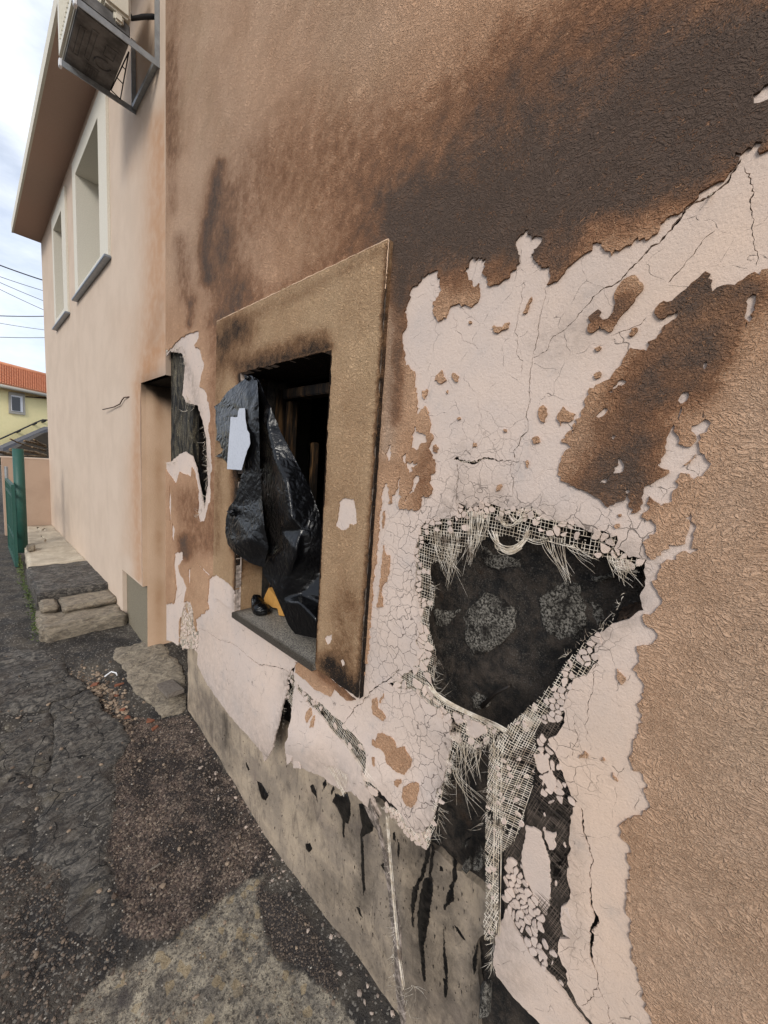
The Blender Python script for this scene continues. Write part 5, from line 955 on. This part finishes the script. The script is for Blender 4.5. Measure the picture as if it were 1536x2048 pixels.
MB().tube([(gxx,yB-.1,zt),(gxx,yB-.1,zt+.14)],.016,8).build('latch_post',MAT['galv'],gt)
po=empty('gate_post',(-.405,5.745,.57),'round dark green steel post standing on the landing edge','post')
MB().tube([(-.402,5.745,.50),(-.402,5.745,1.66)],.047,16).build('tube',MAT['green'],po,True)
MB().tube([(-.402,5.745,1.6605),(-.402,5.745,1.666)],.047,16).build('cap',MAT['green'],po)
for z in (.75,1.0,1.2): MB().tube([(gxx+.014,5.70,z),(-.44,5.73,z)],.007,6).build('hinge',MAT['rust'],po)
# moss along the foot of the steps
g=np.random.default_rng(5); Vs=[];Fs=[];b0=0
for k in range(900):
    y=g.uniform(3.3,5.6); x=np.interp(y,[3.3,3.8,4.7,5.6],[-.485,-.465,-.46,-.43])-abs(g.normal(0,.018)); z=g0(y)+abs(g.normal(0,.045)); d=g.normal(0,1,3)*.007; e=g.normal(0,1,3)*.007
    Vs+= [(x,y,z),(x+d[0],y+d[1],z+abs(d[2])),(x+e[0],y+e[1],z+abs(e[2]))]; Fs.append((b0,b0+1,b0+2)); b0+=3
obj('moss',Vs,Fs,MAT['moss'],kind='stuff')
# scorched plank under the open corner and bits lying about
a,b_=onG(px('X',[(338,1290),(374,1338)])); 
MB().box((-.02,2.27,.235),(.075,2.60,.262),.004,Matrix.Rotation(math.radians(-8),4,'X')).build('plank',MAT['plank'],label='scorched grey plank lying under the open corner of the burnt house',cat='plank',base=(.03,2.43,.235))
TL=['orange tile shard with a straight edge against the dark slab, leftmost of the shards','orange tile shard just right of the leftmost one','dull orange tile shard below the white curled scrap','orange shard near the middle of the paving gap','orange tile shard lying against the lower right slab','small dark orange shard in the lower middle of the gap','lowest orange shard at the bottom end of the paving gap']
for i,p in enumerate([(190,1373),(238,1375),(232,1395),(244,1425),(300,1444),(255,1440),(310,1460)]):
    q=onG([p])[0]; g=np.random.default_rng(i+5); n=5; r=(.018,.020,.011,.014,.022,.012,.014)[i]; an=np.sort(g.uniform(0,6.28,n)); pl_=np.column_stack([q[0]+r*np.cos(an)*1.3,q[1]+r*np.sin(an),np.full(n,q[2]+.010)+g.normal(0,.004,n)])
    MB().prism(pl_,(0,0,.009)).build('tile_shard',MAT['tile'],label=TL[i],cat='tile shard',group='tile shards in the paving gap',base=tuple(q))
q=onG(px('M',[(745,1365),(770,1345),(800,1335),(840,1345),(850,1355)]))+np.array([0,0,.018]); q[2:4,2]+=.01
MB().tube(q,.0045,6).build('scrap',MAT['white'],None,True,label='white curled scrap of plastic lying in the paving gap',cat='scrap',base=tuple(q[0]))
for i,(p,l) in enumerate([((750,1300),.05),((480,1320),.0)][:1]):
    q=onG(px('R',[(722,1312),(775,1278)]))+np.array([0,0,.006]); MB().tube(q,.004,5).build('splinter',MAT['plank'],label='small greyish wood splinter lying on the dark gravel',cat='splinter',base=tuple(q[0]))

# ================================================================== BLACK SHEETING IN THE WINDOW
def drape(name,poly,ctrl,folds,parent,amp=.004,seed=0,spacing=.008,**kw):
    P=np.array(poly,float); C=np.array([c[:2] for c in ctrl],float); D=np.array([c[2] for c in ctrl])
    w1,w2=Wob(seed,.05),Wob(seed+1,.12)
    PC=P.mean(0); ex=np.array([p+(p-PC)/np.linalg.norm(p-PC)*14 for p in P[::2]])
    d2=((ex[:,None]-C[None])**2).sum(2)+30; wt=1/d2**3; exd=(wt*D).sum(1)/wt.sum(1); C=np.concatenate([C,ex]); D=np.concatenate([D,exd])
    tri=delaunay_2d_cdt([Vector(c) for c in C],[],[],0,1e-6,False)
    TV=np.array([tuple(v) for v in tri[0]]); TD=np.array([D[np.argmin(((C-v)**2).sum(1))] for v in TV])
    def lin(p):
        x=np.full(len(p),np.nan)
        for t in tri[2]:
            a,b_,c_=TV[list(t)]; den=(b_[1]-c_[1])*(a[0]-c_[0])+(c_[0]-b_[0])*(a[1]-c_[1])
            if abs(den)<1e-9: continue
            l0=((b_[1]-c_[1])*(p[:,0]-c_[0])+(c_[0]-b_[0])*(p[:,1]-c_[1]))/den; l1=((c_[1]-a[1])*(p[:,0]-c_[0])+(a[0]-c_[0])*(p[:,1]-c_[1]))/den; l2=1-l0-l1
            m=(l0>=-1e-6)&(l1>=-1e-6)&(l2>=-1e-6); x[m]=l0[m]*TD[t[0]]+l1[m]*TD[t[1]]+l2[m]*TD[t[2]]
        bad=np.isnan(x)
        if bad.any(): 
            d2=((p[bad][:,None]-C[None])**2).sum(2)+4; wt=1/d2**2; x[bad]=(wt*D).sum(1)/wt.sum(1)
        return x
    def depth(p):
        x=lin(p)
        for (c,k,a,rf) in folds:
            v=p-np.array(c); th=np.arctan2(v[:,1],v[:,0]); r=np.hypot(v[:,0],v[:,1])
            s=np.abs(((th*k/6.2832+.13*np.sin(th*5+seed))%1)*2-1); x=x+a*(s-.5)*np.clip(r/12,0,1)*np.exp(-(r/rf)**2)
        return x+amp*(.6*w1(p)+.5*w2(p))
    lo,hi=P.min(0),P.max(0)
    def mp(p,d): x=sum(depth(p+np.array(o_)) for o_ in ((0,0),(2,0),(-2,0),(0,2.5),(0,-2.5),(4,3),(-4,3),(4,-3),(-4,-3),(0,6),(0,-6)))/11; return onX(p,x+d) if len(p) else np.zeros((0,3))
    return sheet(name,[rough(P,5,.35,seed=seed)],lambda q:inside(P,q),mp,.0008,MAT['bag'],parent,[(3.4,lo[0],hi[0],lo[1],hi[1])],flip=True,**kw)
sh=empty('bin_bag',(0.02,1.2,SZ),'torn black plastic sheeting hung across the open window','plastic sheet')
B1=px('J',[(500,190),(560,225),(590,260),(640,400),(720,560),(840,860),(960,1080),(1080,1320),(1180,1500),(1290,1800)],'K',[(1165,430),(1150,700),(1130,1000),(1112,1200),(1098,1418),(870,1372),(800,1280),(740,1130),(640,900),(540,750),(545,650),(560,480),(490,300),(470,0)],'J',[(535,1400),(522,900),(530,500),(545,240),(520,235)])
drape('sheet',B1,[(510,752,-.026),(519,757,-.024),(524,780,-.027),(533,850,-.030),(550,915,-.031),(572,965,-.032),(583,1040,-.034),(592,1095,-.034),(590,1120,-.032),(578,1150,-.020),
  (515,850,.012),(519,930,.012),(526,1000,.010),(540,1060,.006),(552,1092,.004),(535,930,-.006),(550,1000,-.010),(560,1060,-.014),(566,1096,-.020),(545,770,.02),(578,850,.04),(608,920,.055),(634,985,.07),(660,1050,.09),(660,1130,.09),(655,1195,.05),(604,1060,.0),(606,1110,.004),(600,1190,.012),
  (545,1115,-.018),(538,1150,-.016),(548,1175,-.024),(565,1200,-.026),(600,1205,-.028),(572,1225,-.020),(634,1240,-.020),(590,1262,-.012),(634,1276,-.010)],
  [((510,748),30,.0025,90)],sh,.0010,3)
B2=px('J',[(440,180),(500,190),(520,235),(557,240),(572,500),(582,900),(595,1400),(611,1654)],'K',[(545,150),(560,300),(600,480),(560,640),(540,690),(400,640),(250,540),(180,450),(155,330),(165,180),(190,80)],'J',[(219,1747),(300,1640),(340,1480),(385,1330),(395,1290),(330,1240),(215,1240),(180,1190),(150,1160),(60,1140),(130,1100),(160,1050),(130,1040),(115,960),(70,950),(80,850),(65,700),(70,600),(50,550),(120,500),(200,380),(300,300),(390,240)])
drape('flap',B2,[(500,755,-.032),(470,800,-.042),(440,820,-.03),(435,870,-.034),(440,912,-.03),(470,900,-.04),(505,840,-.05),(515,900,-.042),(505,980,-.034),(520,1000,-.03),(466,1025,-.04),(455,1060,-.045),(470,1090,-.064),(500,1080,-.068),(520,1050,-.05),(530,1110,-.04),(500,1122,-.045),(460,1100,-.05),(498,940,-.036),(490,790,-.05)],
  [((492,752),30,.006,60),((466,1026),22,.007,45),((500,830),9,.010,40)],sh,.0012,8)
kn=MB(); q=onX([(466,1026)],-.045)[0]
g=np.random.default_rng(3)
for k in range(7): a=g.uniform(0,6.28); kn.tube([q+np.array([g.normal(0,.006),.016*math.cos(a),.014*math.sin(a)]),q+np.array([-.012,g.normal(0,.004),g.normal(0,.004)]),q+np.array([g.normal(0,.006),-.016*math.cos(a+.6),-.014*math.sin(a+.6)])],.005,6)
q2=onX([(496,754)],-.034)[0]
for k in range(5): a=g.uniform(0,6.28); kn.tube([q2+np.array([0,.020*math.cos(a),.008*math.sin(a)]),q2+np.array([-.01,0,g.normal(0,.004)]),q2+np.array([.004,-.018*math.cos(a+.4),-.009])],.005,6)
kn.build('knot',MAT['bag'],sh,True)
pp=rough(onX(px('J',[(345,572),(415,568),(425,690),(440,760),(455,830),(485,870),(498,990),(460,1080),(395,1302),(213,1288),(228,960),(243,672),(325,672),(332,610)]),-.052)[:,1:],.012,.0008,seed=4)
pw3=Wob(91,12.)
def pmap(q,d): return np.stack([-.056-.005*pw3(q)+d,q[:,0],q[:,1]],1)
o=sheet('paper_notice',[pp],lambda q:inside(pp,q),pmap,.0006,MAT['paper'],None,[(.012,1.1,1.8,1.2,2.2)],label='torn white sheet of paper stuck on the black plastic sheeting',cat='paper',base=(-.05,1.47,1.6))
# crumpled bag and orange board on the sill
cb=[];g=np.random.default_rng(12); cq=onX(px('K',[(510,1130)]),.05)[0]; cq[2]=SZ
b=bmesh.new(); bmesh.ops.create_icosphere(b,subdivisions=4,radius=1); V=np.array([tuple(v.co) for v in b.verts]); Fc=[[v.index for v in f.verts] for f in b.faces]; b.free()
th=np.arctan2(V[:,2],V[:,1]); fold=.16*np.abs(((th*11/6.2832+.3*V[:,0])%1)*2-1)+.10*Wob(15,3.)(V[:,:2]); V=V*(1+fold)[:,None]*np.array([.030,.044,.026]); V[:,2]+=.024; V[:,2]+=.035*np.exp(-((V[:,1]-.035)/.012)**2)*np.clip(V[:,2]/.03,0,1); V[:,2]=np.maximum(V[:,2],.0)
obj('crumpled_bag',V+cq,Fc,MAT['bag'],smooth=True,label='small crumpled black bag lying on the granite window sill',cat='plastic bag',base=tuple(cq))
fo=onX(px('K',[(600,900),(680,1000),(760,1190),(705,1180),(690,1110),(640,1100),(600,1070),(560,1065),(550,1010),(575,950)]),.095); lowz=fo[:,2].min(); fo[:,2]=np.where(fo[:,2]<SZ+.002,SZ+.002,fo[:,2])
MB().prism(fo,(.02,0,0)).build('board',MAT['foam'],label='broken orange board leaning in the window behind the sheeting',cat='board',base=tuple(fo.mean(0)*[1,1,0]+[0,0,SZ]))

# ================================================================== BEYOND THE GARDEN WALL
yh=empty('house',(-1.3,21,1.),'yellow house with an orange tiled roof far behind the garden wall','house')
def YP(p): # facade line, receding to the right
    r=rays(p); y0_=20.; k=.35 # y = y0 + k*(x+2)
    s=(y0_+k*(CAM[0]+2)-CAM[1])/(r[:,1]-k*r[:,0]); return CAM+r*s[:,None]
eave=YP([(-60,756),(150,799)]); base=YP([(-60,960),(150,960)])
nrm=np.array([.35,-1,0]); nrm/=np.linalg.norm(nrm)
ez=eave[:,2].mean(); 
wl=MB().prism([base[0],base[1],[base[1][0],base[1][1],eave[1][2]],[base[0][0],base[0][1],eave[0][2]]],-nrm*4); wl.build('wall',MAT['yellow'],yh)
ridge=[]
# roof plane: eave line up to the ridge seen in the photo
def on_plane(p,o,n): r=rays(p); s=((o-CAM)@n)/(r@n); return CAM+r*s[:,None]
ex=(eave[1]-eave[0]); pit=np.array([0,0,1.])*math.sin(.5)+(-nrm)*math.cos(.5); rn=np.cross(ex,pit); rn/=np.linalg.norm(rn)
eo=eave[0]+nrm*.25
rl=on_plane([(-60,714),(150,768)],eo,rn); el=on_plane([(-60,756),(150,800)],eo,rn)
NU,NV=150,13; rt=MB(); ncol=46
s_=np.linspace(0,1,NU*2+1)
for j in range(NV):
    a0,a1=j/NV,(j+1)/NV+.02
    pr=np.abs(np.sin(s_*math.pi*ncol))*.055
    lo=el[0]+(el[1]-el[0])*s_[:,None]; hi=rl[0]+(rl[1]-rl[0])*s_[:,None]; up=-rn if rn[2]<0 else rn
    A=lo+(hi-lo)*a0+up*(pr[:,None]+.045); B=lo+(hi-lo)*min(a1,1)+up*pr[:,None]; A2=lo+(hi-lo)*a0+up*(pr[:,None]*.4-.01); n=len(s_)
    rt.add(np.concatenate([A2,A,B]),[[i,i+1,n+i+1,n+i] for i in range(n-1)]+[[n+i,n+i+1,2*n+i+1,2*n+i] for i in range(n-1)])
rt.build('roof',MAT['rooftile'],yh)
mbr=MB().tube([rl[0]+[0,0,.05],rl[1]+[0,0,.05]],.09,8); mbr.build('ridge_tiles',MAT['rooftile'],yh,True)
MB().tube([el[0]-[0,0,.05],el[1]-[0,0,.05]],.07,8).build('gutter',MAT['coping'],yh,True)
def yq(name,pts,mat,par,off,th): return MB().prism(YP(pts)+nrm*off,-nrm*th).build(name,mat,par)
wnd=yq('window',px('O',[(145,742),(425,775),(440,1160),(150,1125)]),MAT['coping'],yh,.06,.058)
yq('frame',px('O',[(178,800),(385,830),(390,1110),(188,1080)]),MAT['white'],wnd,.075,.014); yq('pane',px('O',[(188,825),(335,850),(340,1090),(195,1070)]),MAT['glass'],wnd,.09,.014)
yq('drip_ledge',px('O',[(450,822),(840,846),(840,868),(450,838)]),MAT['rust'],yh,.1,.098)
hr=empty('handrail',tuple(YP(px('O',[(300,1440)]))[0]),'thin dark handrail fixed to the yellow wall above the grey stair wall','handrail')
q=YP(px('O',[(-80,1590),(0,1555),(300,1420),(580,1290),(705,1240),(850,1252)]))+nrm*.25; MB().tube(q,.028,6).build('rail',MAT['cable'],hr,True)
for p in ((290,1435),(580,1300),(745,1258)): q=YP(px('O',[p])); MB().tube([q[0]+nrm*.25,q[0]+nrm*.02-[0,0,.06]],.04,6).build('bracket',MAT['cable'],hr)
stw=empty('stair_wall',tuple(YP(px('O',[(400,1700)]))[0]),'sloping dark grey stair wall with a pale coping below the yellow house','wall')
yq('wall',px('O',[(-200,1725),(0,1640),(660,1360),(850,1376),(850,1700),(300,2100),(-200,2100)]),MAT['grey'],stw,1.0,.5)
yq('coping',px('O',[(-60,1850),(60,1770),(400,1600),(850,1380),(850,1425),(450,1620),(60,1800),(-60,1880)]),MAT['coping'],stw,1.12,.2)
# logs on a heap of rubble
HP=onY(px('O',[(-200,1960),(200,1800),(480,1640),(800,1470),(1000,1450),(1000,2050),(-200,2050)]),10.2)
MB().prism(HP,(0,1.2,0)).build('rubble',MAT['dirt'],kind='stuff')
LG=[([(170,1580),(300,1640),(480,1700),(850,1810)],26,'thin pale branch slanting across the top of the log pile'),([(430,1620),(600,1650),(850,1730)],44,'grey log lying second from the top behind the wall'),([(175,1775),(400,1790),(650,1830),(850,1890)],58,'thick orange brown log with its cut end to the left'),([(-60,1800),(150,1850),(420,1890)],50,'mossy log at the left end of the pile on the wall'),([(590,1600),(720,1660),(860,1710)],40,'short reddish log at the right of the pile'),([(300,1880),(600,1890),(860,1905)],30,'low grey log just above the wall top'),([(560,1730),(700,1760),(860,1790)],30,'knotty branch between the thick log and the grey log')]
for i,(p,d,lb) in enumerate(LG):
    yy=8.1+.22*(i%3); q=onY(px('O',p),yy); q[:,1]+=np.linspace(-.1,.25,len(q)); t=np.linspace(0,1,10); q=np.column_stack([np.interp(t,np.linspace(0,1,len(p)),q[:,k]) for k in range(3)])
    r=d/8.904*.0075*.5; MB().tube(q,r*(1+.12*np.sin(np.arange(10)*2.1+i)),9).build('log',MAT['bark'],None,True,label=lb,cat='log',group='logs piled behind the garden wall',base=tuple(q[4]))
# overhead lines
for i,(a,b_,r,lb) in enumerate([((0,525),(85,556),.022,'thick dark cable, topmost over the sky beside the peach house'),((0,548),(85,577),.011,'thin cable just under the topmost thick one'),((0,560),(85,597),.011,'thin cable third from the top of the bundle'),((0,574),(85,615),.011,'steepest thin cable, fourth from the top'),((0,627),(87,629),.018,'dark nearly level cable below the slanting bundle'),((0,642),(87,656),.010,'faint thin cable between the two level dark cables'),((0,670),(88,672),.013,'lowest level cable above the tiled roof')]):
    A,B=onY([(a[0]-120,a[1]-(b_[1]-a[1])*120/85),(b_[0]+60,b_[1]+(b_[1]-a[1])*60/85)],15+i*.6); t=np.linspace(0,1,14)[:,None]; q=A+(B-A)*t; q[:,2]-=.25*(1-(2*t[:,0]-1)**2)*.3
    MB().tube(q,r*.75,5).build('cable',MAT['cable'],None,True,label=lb,cat='cable',group='overhead cables',base=tuple(q[7]))
